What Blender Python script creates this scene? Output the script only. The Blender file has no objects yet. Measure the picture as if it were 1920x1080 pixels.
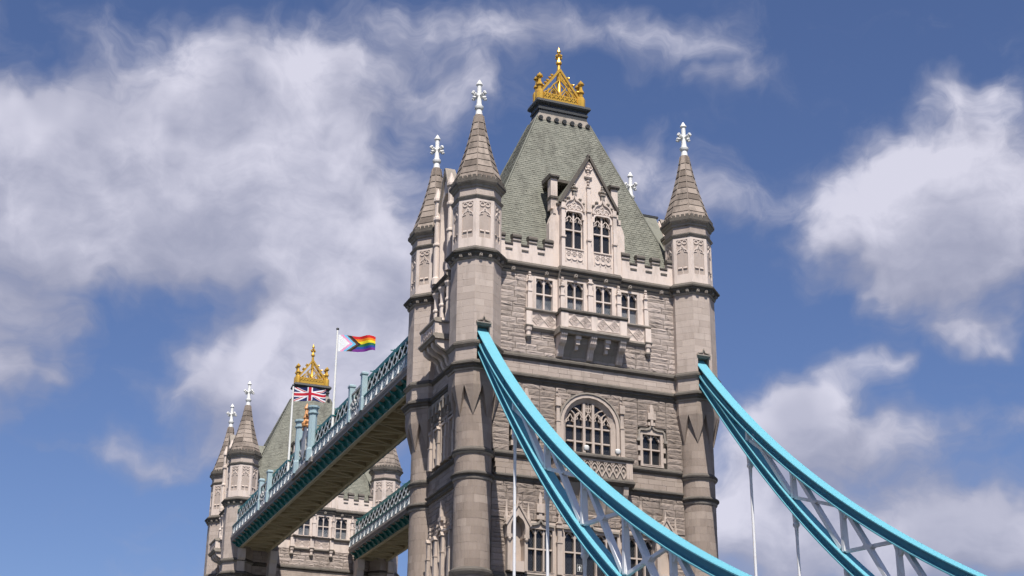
import bpy, bmesh, math, random
from mathutils import Vector, Matrix
random.seed(7)
PI = math.pi
R = math.radians
scene = bpy.context.scene
COL = scene.collection

# ------------------------------------------------------------------ camera
CAM = Vector((-46.6748, -106.1734, 5.0))
yaw, pitch, roll = 0.380155, 0.388434, 0.007905
fw = Vector((math.sin(yaw) * math.cos(pitch), math.cos(yaw) * math.cos(pitch), math.sin(pitch)))
rt = Vector((math.cos(yaw), -math.sin(yaw), 0))
up = rt.cross(fw)
rt2 = rt * math.cos(roll) + up * math.sin(roll)
up2 = up * math.cos(roll) - rt * math.sin(roll)
cd = bpy.data.cameras.new('camera')
cam = bpy.data.objects.new('camera', cd)
COL.objects.link(cam)
M = Matrix((rt2, up2, -fw)).transposed().to_4x4()
M.translation = CAM
cam.matrix_world = M
cd.sensor_width = 36.0
cd.lens = 2854.025 * 36.0 / 1920.0
cd.clip_start = 0.5
cd.clip_end = 20000
scene.camera = cam

# ------------------------------------------------------------------ light
SUN_AZ, SUN_EL = R(15.0), R(57.0)          # sun to the left of the bridge axis, behind the camera
to_sun = Vector((-math.sin(SUN_AZ) * math.cos(SUN_EL), -math.cos(SUN_AZ) * math.cos(SUN_EL), math.sin(SUN_EL)))
sd = bpy.data.lights.new('sun', 'SUN')
sd.energy = 4.9
sd.angle = R(0.53)
sd.color = (1.0, 0.95, 0.88)
sun = bpy.data.objects.new('sun', sd)
COL.objects.link(sun)
sun.rotation_euler = (-to_sun).to_track_quat('-Z', 'Y').to_euler()
sun.location = (-60, -120, 160)

scene.view_settings.view_transform = 'Standard'
scene.view_settings.look = 'None'
scene.view_settings.gamma = 1.0
scene.view_settings.exposure = 0.43
scene.view_settings.use_curve_mapping = False
scene.cycles.max_bounces = 5
scene.cycles.diffuse_bounces = 3
scene.cycles.use_adaptive_sampling = True
scene.cycles.adaptive_threshold = .02
scene.cycles.adaptive_min_samples = 8
scene.cycles.use_denoising = True

# ------------------------------------------------------------------ sky with broken cumulus (world directions)
SKY_STRENGTH = 0.052
world = bpy.data.worlds.new('World')
scene.world = world
world.use_nodes = True
wt = world.node_tree
world.cycles.sampling_method = 'MANUAL'
world.cycles.sample_map_resolution = 256
wt.nodes.clear()


def node(t, kind, **kw):
    n = t.nodes.new(kind)
    for k, v in kw.items():
        setattr(n, k, v)
    return n


def mth(t, op, a, b=None, c=None, clamp=False):
    n = t.nodes.new('ShaderNodeMath')
    n.operation = op
    n.use_clamp = clamp
    for i, x in enumerate((a, b, c)):
        if x is None:
            continue
        if isinstance(x, (int, float)):
            n.inputs[i].default_value = x
        else:
            t.links.new(x, n.inputs[i])
    return n.outputs[0]


# cloud masses: azimuth (from +Y towards +X), elevation, half sizes, tilt (all degrees), weight
CLOUDS = [
    (7.0, 25.4, 7.0, 2.3, 1.2), (3.2, 23.9, 4.8, 1.9, 1.1), (8.8, 29.9, 4.6, 1.5, .72), (14.0, 26.8, 3.4, 2.6, .95),
    (1.0, 26.0, 3.2, 1.7, .95), (15.6, 24.2, 3.4, 1.3, .85), (14.2, 30.2, 2.6, 1.3, .5), (11.0, 23.4, 4.2, 1.1, .8), (7.5, 27.9, 5.0, 1.5, .5),
    (13.4, 19.9, 2.9, 1.7, 1.0), (15.6, 20.6, 3.0, 1.8, 1.0), (16.8, 22.0, 2.0, 1.0, .9), (10.2, 18.4, 2.0, 1.3, .8), (15.0, 17.8, 3.2, 2.2, .95), (12.0, 16.6, 2.8, 1.0, .7),
    (2.7, 18.1, 1.5, 1.6, 1.0), (1.0, 20.4, 1.7, 1.2, .8), (7.4, 15.3, 2.8, .75, .62), (4.6, 21.6, 3.4, .8, .5),
    (20.5, 31.8, 5.0, 1.2, .78), (28.6, 31.3, 4.0, .9, .58), (19.6, 29.4, 2.4, 1.3, .6), (27.0, 26.3, 3.0, 1.6, .85), (30.6, 25.2, 2.4, .9, .36),
    (37.9, 24.3, 3.4, 2.2, 1.15), (41.0, 25.4, 3.0, 2.3, 1.05), (36.6, 22.6, 2.2, 1.1, .85), (40.6, 19.9, 1.8, .8, .8), (39.6, 22.2, 2.2, 1.3, .85), (34.6, 25.0, 1.8, .8, .42),
    (33.6, 18.0, 1.8, .7, .75), (36.0, 18.9, 1.6, .6, .7), (35.6, 16.3, 3.0, 1.1, 1.0), (31.8, 16.6, 2.2, 1.3, .9),
    (34.4, 12.4, 6.6, 1.8, 1.05), (39.6, 13.0, 2.8, 1.3, .95), (31.0, 14.2, 2.6, 1.5, .9), (31.4, 29.8, 1.9, .5, .5), (40.8, 28.4, 2.0, .7, .5), (41.0, 16.4, 1.0, .7, .5),
]
cg = bpy.data.node_groups.new('cloud_density', 'ShaderNodeTree')
cg.interface.new_socket('Vector', in_out='INPUT', socket_type='NodeSocketVector')
cg.interface.new_socket('Density', in_out='OUTPUT', socket_type='NodeSocketFloat')
gi = cg.nodes.new('NodeGroupInput')
go = cg.nodes.new('NodeGroupOutput')
# vector = (azimuth, elevation, 0) in degrees; warp it a little so that outlines are ragged
wn = node(cg, 'ShaderNodeTexNoise', noise_dimensions='2D')
wn.inputs['Scale'].default_value = .33
wn.inputs['Detail'].default_value = 3
wn.inputs['Roughness'].default_value = .46
cg.links.new(gi.outputs[0], wn.inputs['Vector'])
wv = node(cg, 'ShaderNodeVectorMath', operation='MULTIPLY_ADD')
cg.links.new(wn.outputs['Color'], wv.inputs[0])
wv.inputs[1].default_value = (5.2, 2.7, 0)
wv.inputs[2].default_value = (-2.6, -1.35, 0)
wp = node(cg, 'ShaderNodeVectorMath', operation='ADD')
cg.links.new(gi.outputs[0], wp.inputs[0])
cg.links.new(wv.outputs[0], wp.inputs[1])
tot = None
for (a, e, sa, se, w) in CLOUDS:
    mp = node(cg, 'ShaderNodeVectorMath', operation='MULTIPLY_ADD')
    cg.links.new(wp.outputs[0], mp.inputs[0])
    mp.inputs[1].default_value = (1 / sa, 1 / se, 0)
    mp.inputs[2].default_value = (-a / sa, -e / se, 0)
    dt = node(cg, 'ShaderNodeVectorMath', operation='DOT_PRODUCT')
    cg.links.new(mp.outputs[0], dt.inputs[0])
    cg.links.new(mp.outputs[0], dt.inputs[1])
    g = mth(cg, 'MULTIPLY', mth(cg, 'EXPONENT', mth(cg, 'MULTIPLY', dt.outputs['Value'], -.8)), w)
    tot = g if tot is None else mth(cg, 'ADD', tot, g)
tot = mth(cg, 'MINIMUM', tot, 1.3)
# the same kind of broken cloud all round the rest of the sky
sx = node(cg, 'ShaderNodeSeparateXYZ')
cg.links.new(gi.outputs[0], sx.inputs[0])
bn = node(cg, 'ShaderNodeTexNoise', noise_dimensions='2D')
bn.inputs['Scale'].default_value = .075
bn.inputs['Detail'].default_value = 3
cg.links.new(wp.outputs[0], bn.inputs['Vector'])
gen = mth(cg, 'MULTIPLY', mth(cg, 'SUBTRACT', bn.outputs['Fac'], .45), 4.2, clamp=True)
qa = mth(cg, 'DIVIDE', mth(cg, 'SUBTRACT', sx.outputs['X'], 21.8), 24.0)
qe = mth(cg, 'DIVIDE', mth(cg, 'SUBTRACT', sx.outputs['Y'], 21.5), 13.0)
q4 = mth(cg, 'ADD', mth(cg, 'POWER', mth(cg, 'ABSOLUTE', qa), 4.0), mth(cg, 'POWER', mth(cg, 'ABSOLUTE', qe), 4.0))
outm = mth(cg, 'SUBTRACT', 1.0, mth(cg, 'EXPONENT', mth(cg, 'MULTIPLY', q4, -1.0)))
tot = mth(cg, 'MAXIMUM', tot, mth(cg, 'MULTIPLY', gen, outm))
fn = node(cg, 'ShaderNodeTexNoise', noise_dimensions='2D')
fn.inputs['Scale'].default_value = .42
fn.inputs['Detail'].default_value = 5
fn.inputs['Roughness'].default_value = .6
fm = node(cg, 'ShaderNodeMapping')
fm.inputs['Scale'].default_value = (.8, 1.35, 1)
cg.links.new(wp.outputs[0], fm.inputs['Vector'])
cg.links.new(fm.outputs[0], fn.inputs['Vector'])
dens = mth(cg, 'ADD', tot, mth(cg, 'MULTIPLY', mth(cg, 'SUBTRACT', fn.outputs['Fac'], .5), .85))
cg.links.new(dens, go.inputs[0])

tc = node(wt, 'ShaderNodeTexCoord')
sp = node(wt, 'ShaderNodeSeparateXYZ')
wt.links.new(tc.outputs['Generated'], sp.inputs[0])
az = mth(wt, 'MULTIPLY', mth(wt, 'ARCTAN2', sp.outputs['X'], sp.outputs['Y']), 180 / PI)
el = mth(wt, 'MULTIPLY', mth(wt, 'ARCSINE', sp.outputs['Z']), 180 / PI)
cv = node(wt, 'ShaderNodeCombineXYZ')
wt.links.new(az, cv.inputs[0])
wt.links.new(el, cv.inputs[1])
g1 = node(wt, 'ShaderNodeGroup')
g1.node_tree = cg
wt.links.new(cv.outputs[0], g1.inputs[0])
cv2 = node(wt, 'ShaderNodeVectorMath', operation='ADD')
wt.links.new(cv.outputs[0], cv2.inputs[0])
cv2.inputs[1].default_value = (-.5, 1.5, 0)          # one step towards the sun, for the clouds' lit and grey sides
g2 = node(wt, 'ShaderNodeGroup')
g2.node_tree = cg
wt.links.new(cv2.outputs[0], g2.inputs[0])


def mapr(t, x, a, b, c=0.0, d=1.0):
    n = node(t, 'ShaderNodeMapRange', interpolation_type='SMOOTHSTEP')
    t.links.new(x, n.inputs[0])
    n.inputs[1].default_value = a
    n.inputs[2].default_value = b
    n.inputs[3].default_value = c
    n.inputs[4].default_value = d
    return n.outputs[0]


alpha = mapr(wt, g1.outputs[0], .08, 1.08, 0, .95)
lit = mapr(wt, mth(wt, 'SUBTRACT', g1.outputs[0], mth(wt, 'MULTIPLY', g2.outputs[0], .8)), -.30, .95)
thick = mapr(wt, g1.outputs[0], .3, 1.2)
br = mth(wt, 'MULTIPLY', mth(wt, 'ADD', mth(wt, 'MULTIPLY', lit, .75), .25), mth(wt, 'ADD', mth(wt, 'MULTIPLY', thick, .6), .4))
ln = node(wt, 'ShaderNodeTexNoise', noise_dimensions='2D')
ln.inputs['Scale'].default_value = .17
ln.inputs['Detail'].default_value = 3
wt.links.new(cv.outputs[0], ln.inputs['Vector'])
br = mth(wt, 'MULTIPLY', br, mapr(wt, ln.outputs['Fac'], .34, .62, .55, 1.18))
sky = node(wt, 'ShaderNodeTexSky', sky_type='NISHITA')
sky.sun_disc = False
sky.sun_elevation = SUN_EL
sky.sun_rotation = PI + SUN_AZ
sky.altitude = 50
sky.air_density = 1.0
sky.dust_density = 0.6
sky.ozone_density = 2.5
ccol = node(wt, 'ShaderNodeMix', data_type='RGBA')
ccol.inputs['A'].default_value = (4.0, 4.3, 6.1, 1)
ccol.inputs['B'].default_value = (10.2, 10.1, 11.8, 1)
wt.links.new(br, ccol.inputs['Factor'])
tint = node(wt, 'ShaderNodeMix', data_type='RGBA', blend_type='MULTIPLY')
tint.inputs['Factor'].default_value = 1.0
tint.inputs['B'].default_value = (1.18, 1.22, 1.54, 1)
wt.links.new(sky.outputs[0], tint.inputs['A'])
smix = node(wt, 'ShaderNodeMix', data_type='RGBA')
wt.links.new(alpha, smix.inputs['Factor'])
wt.links.new(tint.outputs['Result'], smix.inputs['A'])
wt.links.new(ccol.outputs['Result'], smix.inputs['B'])
bg = node(wt, 'ShaderNodeBackground')
bg.inputs['Strength'].default_value = SKY_STRENGTH
wt.links.new(smix.outputs['Result'], bg.inputs['Color'])
wo = node(wt, 'ShaderNodeOutputWorld')
wt.links.new(bg.outputs[0], wo.inputs[0])


# ------------------------------------------------------------------ materials
def pbsdf(name):
    m = bpy.data.materials.new(name)
    m.use_nodes = True
    t = m.node_tree
    return m, t, t.nodes['Principled BSDF']


ALB = .75


def stone(name, c1, c2, stain, amt, rough=.85, bump=.25, bscale=9, rand=False, streak=True, tonek=1.0, storeys=False):
    c1, c2, stain = ([x * ALB for x in c] for c in (c1, c2, stain))
    m, t, b = pbsdf(name)
    at = node(t, 'ShaderNodeAttribute', attribute_name='tone')
    tone = at.outputs['Fac']
    if rand:
        oi = node(t, 'ShaderNodeObjectInfo')
        tone = mth(t, 'ADD', mth(t, 'MULTIPLY', tone, .3), mth(t, 'MULTIPLY', oi.outputs['Random'], .7))
    ge = node(t, 'ShaderNodeNewGeometry')
    n1 = node(t, 'ShaderNodeTexNoise')
    n1.inputs['Scale'].default_value = .9
    n1.inputs['Detail'].default_value = 6
    n1.inputs['Roughness'].default_value = .6
    mp = node(t, 'ShaderNodeMapping')
    mp.inputs['Scale'].default_value = (1.6, 1.6, .45) if streak else (1, 1, 1)
    t.links.new(ge.outputs['Position'], mp.inputs['Vector'])
    t.links.new(mp.outputs[0], n1.inputs['Vector'])
    n2 = node(t, 'ShaderNodeTexNoise')
    n2.inputs['Scale'].default_value = bscale
    n2.inputs['Detail'].default_value = 8
    n2.inputs['Roughness'].default_value = .65
    t.links.new(ge.outputs['Position'], n2.inputs['Vector'])
    mx = node(t, 'ShaderNodeMix', data_type='RGBA')
    mx.inputs['A'].default_value = (*c1, 1)
    mx.inputs['B'].default_value = (*c2, 1)
    fac = mth(t, 'ADD', mth(t, 'MULTIPLY', tone, tonek), mth(t, 'MULTIPLY', mth(t, 'SUBTRACT', n2.outputs['Fac'], .5), .6), clamp=True)
    t.links.new(fac, mx.inputs['Factor'])
    st = mapr(t, n1.outputs['Fac'], .46, .74, 0, amt)
    m2 = node(t, 'ShaderNodeMix', data_type='RGBA')
    m2.inputs['B'].default_value = (*stain, 1)
    t.links.new(st, m2.inputs['Factor'])
    t.links.new(mx.outputs['Result'], m2.inputs['A'])
    out = m2.outputs['Result']
    if storeys:                 # the lower storeys' stone is browner and sootier than the upper ones'
        sz = node(t, 'ShaderNodeSeparateXYZ')
        t.links.new(ge.outputs['Position'], sz.inputs[0])
        mm = node(t, 'ShaderNodeMix', data_type='RGBA')
        mm.inputs['A'].default_value = (1.0, .94, .905, 1)
        mm.inputs['B'].default_value = (1.36, 1.31, 1.31, 1)
        t.links.new(mapr(t, sz.outputs['Z'], 40.5, 44.5), mm.inputs['Factor'])
        m3 = node(t, 'ShaderNodeMix', data_type='RGBA', blend_type='MULTIPLY')
        m3.inputs['Factor'].default_value = 1.0
        t.links.new(out, m3.inputs['A'])
        t.links.new(mm.outputs['Result'], m3.inputs['B'])
        out = m3.outputs['Result']
    t.links.new(out, b.inputs['Base Color'])
    b.inputs['Roughness'].default_value = rough
    b.inputs['Specular IOR Level'].default_value = .25
    bp = node(t, 'ShaderNodeBump')
    bp.inputs['Strength'].default_value = bump
    bp.inputs['Distance'].default_value = .05
    t.links.new(n2.outputs['Fac'], bp.inputs['Height'])
    t.links.new(bp.outputs[0], b.inputs['Normal'])
    return m


def paint(name, col, rough=.45, var=.15, metal=0.0, rust=None, rust_amt=0.0, bump=.0):
    col = [x * ALB for x in col]
    rust = rust and [x * ALB for x in rust]
    m, t, b = pbsdf(name)
    ge = node(t, 'ShaderNodeNewGeometry')
    n1 = node(t, 'ShaderNodeTexNoise')
    n1.inputs['Scale'].default_value = 1.7
    n1.inputs['Detail'].default_value = 8
    n1.inputs['Roughness'].default_value = .7
    t.links.new(ge.outputs['Position'], n1.inputs['Vector'])
    mx = node(t, 'ShaderNodeMix', data_type='RGBA')
    mx.inputs['A'].default_value = (*[c * (1 - var) for c in col], 1)
    mx.inputs['B'].default_value = (*[min(1, c * (1 + var)) for c in col], 1)
    t.links.new(n1.outputs['Fac'], mx.inputs['Factor'])
    out = mx.outputs['Result']
    if rust:
        m2 = node(t, 'ShaderNodeMix', data_type='RGBA')
        m2.inputs['B'].default_value = (*rust, 1)
        t.links.new(mapr(t, n1.outputs['Fac'], .56, .70, 0, rust_amt), m2.inputs['Factor'])
        t.links.new(out, m2.inputs['A'])
        out = m2.outputs['Result']
    t.links.new(out, b.inputs['Base Color'])
    b.inputs['Roughness'].default_value = rough
    b.inputs['Metallic'].default_value = metal
    if bump:
        n2 = node(t, 'ShaderNodeTexVoronoi')
        n2.inputs['Scale'].default_value = 6.5
        t.links.new(ge.outputs['Position'], n2.inputs['Vector'])
        bp = node(t, 'ShaderNodeBump')
        bp.inputs['Strength'].default_value = bump
        bp.inputs['Distance'].default_value = .03
        t.links.new(n2.outputs['Distance'], bp.inputs['Height'])
        t.links.new(bp.outputs[0], b.inputs['Normal'])
    return m


def glass(name, col, lead, pale=0.0):
    m, t, b = pbsdf(name)
    ge = node(t, 'ShaderNodeNewGeometry')
    s = node(t, 'ShaderNodeSeparateXYZ')
    t.links.new(ge.outputs['Position'], s.inputs[0])
    u = mth(t, 'ADD', s.outputs['X'], s.outputs['Y'])
    k = 5.2
    l = None
    for sg in (1, -1):
        v = mth(t, 'FRACT', mth(t, 'MULTIPLY', mth(t, 'MULTIPLY_ADD', s.outputs['Z'], .72 * sg, u), k))
        e = mth(t, 'LESS_THAN', v, .15)
        l = e if l is None else mth(t, 'MAXIMUM', l, e)
    n1 = node(t, 'ShaderNodeTexNoise')
    n1.inputs['Scale'].default_value = 1.3
    t.links.new(ge.outputs['Position'], n1.inputs['Vector'])
    mx = node(t, 'ShaderNodeMix', data_type='RGBA')
    mx.inputs['A'].default_value = (*col, 1)
    mx.inputs['B'].default_value = (*lead, 1)
    t.links.new(l, mx.inputs['Factor'])
    out = mx.outputs['Result']
    if pale:
        m2 = node(t, 'ShaderNodeMix', data_type='RGBA')
        m2.inputs['B'].default_value = (pale, pale, pale * 1.04, 1)
        t.links.new(mapr(t, n1.outputs['Fac'], .42, .58, 0, .8), m2.inputs['Factor'])
        t.links.new(out, m2.inputs['A'])
        out = m2.outputs['Result']
    t.links.new(out, b.inputs['Base Color'])
    b.inputs['Roughness'].default_value = .12
    b.inputs['Specular IOR Level'].default_value = .35
    bp = node(t, 'ShaderNodeBump')
    bp.inputs['Strength'].default_value = .25
    bp.inputs['Distance'].default_value = .02
    t.links.new(n1.outputs['Fac'], bp.inputs['Height'])
    t.links.new(bp.outputs[0], b.inputs['Normal'])
    return m


MAT = {}
MAT['rubble'] = stone('rough granite', (.285, .245, .213), (.43, .375, .335), (.15, .128, .108), .55, bump=.9, bscale=7, rand=True, storeys=True)
MAT['rubble_j'] = stone('rough granite joined', (.285, .245, .213), (.43, .375, .335), (.15, .128, .108), .55, bump=.9, bscale=7, storeys=True)
MAT['mortar'] = stone('mortar', (.17, .15, .13), (.24, .21, .185), (.1, .09, .08), .4)
MAT['ashlar'] = stone('grey ashlar', (.30, .252, .215), (.48, .418, .365), (.21, .175, .15), .4, bump=.25, bscale=14, storeys=True)
MAT['dressed'] = stone('pale dressed stone', (.51, .445, .39), (.66, .585, .52), (.28, .24, .205), .5, bump=.2, bscale=12, storeys=True)
MAT['trim'] = stone('weathered moulding', (.33, .285, .24), (.45, .395, .34), (.17, .145, .125), .6, bump=.3)
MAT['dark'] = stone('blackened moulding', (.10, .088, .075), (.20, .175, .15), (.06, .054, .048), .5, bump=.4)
MAT['spire'] = stone('spire stone', (.185, .148, .122), (.45, .372, .312), (.095, .08, .068), .65, bump=.5, bscale=8)
MAT['slate'] = stone('green slate', (.215, .218, .178), (.295, .292, .24), (.13, .126, .104), .7, rough=.7, bump=.3, bscale=5)
MAT['lead'] = paint('dark lead', (.045, .047, .048), .5, .3)
MAT['white'] = paint('white paint', (.95, .94, .90), .45, .08, rust=(.45, .42, .36), rust_amt=.35)
MAT['steel'] = paint('white painted steel', (.95, .94, .95), .4, .06, rust=(.38, .25, .17), rust_amt=.25)
MAT['gold'] = paint('gilding', (.80, .47, .07), .35, .22, metal=.45, rust=(.42, .15, .05), rust_amt=.6)
MAT['blue'] = paint('bright blue paint', (.15, .48, .58), .6, .07, rust=(.30, .50, .52), rust_amt=.25, bump=.12)
MAT['deep'] = paint('darker chain blue', (.075, .29, .385), .6, .1)  # darker tone of the chain blue, on the boom webs and end plate
MAT['pale'] = paint('pale blue paint', (.40, .53, .57), .45, .1, rust=(.34, .33, .30), rust_amt=.3)
MAT['panel'] = paint('grey blue panel', (.36, .44, .49), .5, .2, rust=(.30, .27, .25), rust_amt=.4)
MAT['teal'] = paint('teal paint', (.018, .19, .185), .45, .2)
MAT['brown'] = paint('weathered soffit', (.30, .265, .24), .7, .25, rust=(.20, .10, .07), rust_amt=.35)
MAT['cream'] = paint('cream soffit paint', (.62, .52, .34), .6, .15, rust=(.30, .18, .10), rust_amt=.4)
MAT['orange'] = paint('orange gilt', (.72, .34, .12), .5, .2)
MAT['silver'] = paint('silver relief paint', (.55, .54, .53), .45, .2, rust=(.35, .13, .10), rust_amt=.7)
MAT['glass'] = glass('leaded glass', (.016, .016, .018), (.05, .05, .052))
MAT['blind'] = glass('leaded glass before pale blind', (.04, .05, .062), (.26, .265, .27), pale=.19)
MAT['road'] = paint('asphalt', (.05, .05, .05), .9, .2)
MAT['water'] = paint('river water', (.05, .055, .045), .12, .2, bump=.4)
MAT['black'] = paint('black metal', (.02, .02, .02), .5, .2)


# ------------------------------------------------------------------ mesh helpers
class Fr:
    """a wall frame: u to the right seen from outside, z up, n outwards"""
    def __init__(s, ox, oy, ang, d=0.0):
        s.nx, s.ny = math.cos(ang), math.sin(ang)
        s.tx, s.ty = -s.ny, s.nx
        s.ox, s.oy = ox + s.nx * d, oy + s.ny * d
        s.ang = ang

    def P(s, u, z, n):
        return (s.ox + s.tx * u + s.nx * n, s.oy + s.ty * u + s.ny * n, z)


class MB:
    def __init__(s):
        s.v, s.f, s.m, s.t, s.s = [], [], [], [], []

    def add(s, vs, fs, mi=0, tone=.5, smooth=False):
        o = len(s.v)
        s.v += [tuple(p) for p in vs]
        for f in fs:
            s.f.append(tuple(i + o for i in f))
            s.m.append(mi)
            s.t.append(tone)
            s.s.append(smooth)
        return s

    def box(s, fr, u0, u1, z0, z1, n0, n1, mi=0, tone=.5):
        vs = [fr.P(u, z, n) for n in (n0, n1) for z in (z0, z1) for u in (u0, u1)]
        return s.add(vs, [(0, 2, 3, 1), (4, 5, 7, 6), (0, 1, 5, 4), (2, 6, 7, 3), (0, 4, 6, 2), (1, 3, 7, 5)], mi, tone)

    def prism(s, fr, pts, n0, n1, mi=0, tone=.5, n1s=None):
        k = len(pts)
        vs = [fr.P(u, z, n0) for u, z in pts] + [fr.P(u, z, n1 if n1s is None else n1s[i]) for i, (u, z) in enumerate(pts)]
        fs = [tuple(range(k))[::-1], tuple(range(k, 2 * k))] + [(i, (i + 1) % k, k + (i + 1) % k, k + i) for i in range(k)]
        return s.add(vs, fs, mi, tone)

    def side(s, fr, u0, u1, prof, mi=0, tone=.5):
        """profile of (n, z) points run from u0 to u1 (closed polygon)"""
        k = len(prof)
        vs = [fr.P(u0, z, n) for n, z in prof] + [fr.P(u1, z, n) for n, z in prof]
        fs = [tuple(range(k)), tuple(range(k, 2 * k))[::-1]]
        o = len(s.f)
        s.add(vs, fs, mi if isinstance(mi, int) else mi[0], tone)
        for i in range(k):
            j = (i + 1) % k
            mm = mi if isinstance(mi, int) else mi[min(i, len(mi) - 1)]
            b = len(s.v) - 2 * k
            s.f.append((b + i, b + k + i, b + k + j, b + j))
            s.m.append(mm)
            s.t.append(tone)
            s.s.append(False)
        return s

    def strip(s, fr, pts, w, n0, n1, mi=0, tone=.5, closed=False):
        k = len(pts)
        L, Rr = [], []
        for i in range(k):
            a = pts[(i - 1) % k] if (closed or i > 0) else pts[i]
            b = pts[(i + 1) % k] if (closed or i < k - 1) else pts[i]
            dx, dz = b[0] - a[0], b[1] - a[1]
            l = math.hypot(dx, dz) or 1
            nx, nz = -dz / l * w / 2, dx / l * w / 2
            L.append((pts[i][0] + nx, pts[i][1] + nz))
            Rr.append((pts[i][0] - nx, pts[i][1] - nz))
        vs = [fr.P(u, z, n0) for u, z in L] + [fr.P(u, z, n0) for u, z in Rr] + [fr.P(u, z, n1) for u, z in L] + [fr.P(u, z, n1) for u, z in Rr]
        fs = []
        for i in range(k if closed else k - 1):
            j = (i + 1) % k
            fs += [(2 * k + i, 2 * k + j, 3 * k + j, 3 * k + i), (i, 2 * k + i, 2 * k + j, j)[::-1], (k + i, k + j, 3 * k + j, 3 * k + i)[::-1]]
        if not closed:
            fs += [(0, k, 3 * k, 2 * k), (k - 1, 3 * k - 1, 4 * k - 1, 2 * k - 1)]
        return s.add(vs, fs, mi, tone)

    def ring(s, cx, cy, prof, N=8, rot=PI / 8, mi=0, tone=.5, smooth=False, cap=True):
        """profile of (r, z); for N == 8 r is the distance to the flat sides"""
        kf = 1 / math.cos(PI / 8) if N == 8 else 1.0
        vs = []
        for r, z in prof:
            for i in range(N):
                a = rot + 2 * PI * i / N
                vs.append((cx + r * kf * math.cos(a), cy + r * kf * math.sin(a), z))
        b = len(s.v)
        s.v += vs
        for j in range(len(prof) - 1):
            mm = mi if isinstance(mi, int) else mi[min(j, len(mi) - 1)]
            for i in range(N):
                i2 = (i + 1) % N
                s.f.append((b + j * N + i, b + j * N + i2, b + (j + 1) * N + i2, b + (j + 1) * N + i))
                s.m.append(mm)
                s.t.append(tone)
                s.s.append(smooth)
        if cap:
            for j, rev in ((0, True), (len(prof) - 1, False)):
                f = tuple(b + j * N + i for i in range(N))
                s.f.append(f[::-1] if rev else f)
                s.m.append(mi if isinstance(mi, int) else mi[0 if rev else -1])
                s.t.append(tone)
                s.s.append(False)
        return s

    def tube(s, p0, p1, r0, r1=None, k=6, mi=0, tone=.5, smooth=True):
        r1 = r0 if r1 is None else r1
        p0, p1 = Vector(p0), Vector(p1)
        d = (p1 - p0).normalized()
        a = d.orthogonal().normalized()
        b = d.cross(a)
        vs = []
        for p, r in ((p0, r0), (p1, r1)):
            for i in range(k):
                t = 2 * PI * i / k
                vs.append(p + a * (r * math.cos(t)) + b * (r * math.sin(t)))
        s.add(vs, [(i, (i + 1) % k, k + (i + 1) % k, k + i) for i in range(k)], mi, tone, smooth)
        o = len(s.v) - 2 * k
        for f in (tuple(o + i for i in range(k))[::-1], tuple(o + k + i for i in range(k))):
            s.f.append(f)
            s.m.append(mi)
            s.t.append(tone)
            s.s.append(False)
        return s

    def bar(s, p0, p1, w, h, side=(1, 0, 0), mi=0, tone=.5, w1=None, h1=None):
        p0, p1 = Vector(p0), Vector(p1)
        d = (p1 - p0).normalized()
        sv = Vector(side)
        sv = (sv - d * sv.dot(d)).normalized()
        n = d.cross(sv)
        vs = []
        for p, ww, hh in ((p0, w, h), (p1, w1 or w, h1 or h)):
            for a, b in ((-1, -1), (1, -1), (1, 1), (-1, 1)):
                vs.append(p + sv * (a * ww / 2) + n * (b * hh / 2))
        return s.add(vs, [(0, 3, 2, 1), (4, 5, 6, 7), (0, 1, 5, 4), (1, 2, 6, 5), (2, 3, 7, 6), (3, 0, 4, 7)], mi, tone)

    def ball(s, c, r, k=6, mi=0, sz=1.0, tone=.5):
        prof = [(max(.001, r * math.sin(PI * i / 4)), c[2] - r * sz * math.cos(PI * i / 4)) for i in range(5)]
        return s.ring(c[0], c[1], prof, k, 0, mi, tone, True, cap=False)

    def mesh(s, name, mats):
        me = bpy.data.meshes.new(name)
        me.from_pydata(s.v, [], s.f)
        for m in mats if isinstance(mats, (list, tuple)) else [mats]:
            me.materials.append(MAT[m])
        me.polygons.foreach_set('material_index', s.m)
        me.polygons.foreach_set('use_smooth', s.s)
        at = me.attributes.new('tone', 'FLOAT', 'FACE')
        at.data.foreach_set('value', s.t)
        bm = bmesh.new()
        bm.from_mesh(me)
        bmesh.ops.recalc_face_normals(bm, faces=bm.faces)
        bm.to_mesh(me)
        bm.free()
        if any(s.s):
            me.set_sharp_from_angle(angle=R(38))
        return me

    def build(s, name, mats, parent=None, kind=None):
        if not s.f:
            return None
        return link(name, s.mesh(name, mats), parent, kind)


def link(name, me, parent=None, kind=None):
    o = bpy.data.objects.new(name, me)
    COL.objects.link(o)
    if parent is not None:
        o.parent = parent
    if kind:
        o['kind'] = kind
    return o


def empty(name, loc, label, cat, group=None):
    o = bpy.data.objects.new(name, None)
    COL.objects.link(o)
    o.location = loc
    o['label'] = label
    o['category'] = cat
    if group:
        o['group'] = group
    return o


def arc(cu, cz, r, a0, a1, k=8, rz=None):
    rz = r if rz is None else rz
    return [(cu + r * math.cos(R(a0 + (a1 - a0) * i / k)), cz + rz * math.sin(R(a0 + (a1 - a0) * i / k))) for i in range(k + 1)]


def ogee(cu, z0, hw, h, k=6):
    """ogee arch outline from left to right"""
    L = []
    for i in range(k + 1):
        t = i / k
        if t < .6:
            a = t / .6
            u = -hw + hw * .72 * (1 - math.cos(a * PI / 2))
            z = h * .62 * math.sin(a * PI / 2)
        else:
            a = (t - .6) / .4
            u = -hw * .28 * (1 - a)
            z = h * (.62 + .38 * a * a)
        L.append((cu + u, z0 + z))
    return L + [(2 * cu - u, z) for u, z in L[::-1][1:]]


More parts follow.
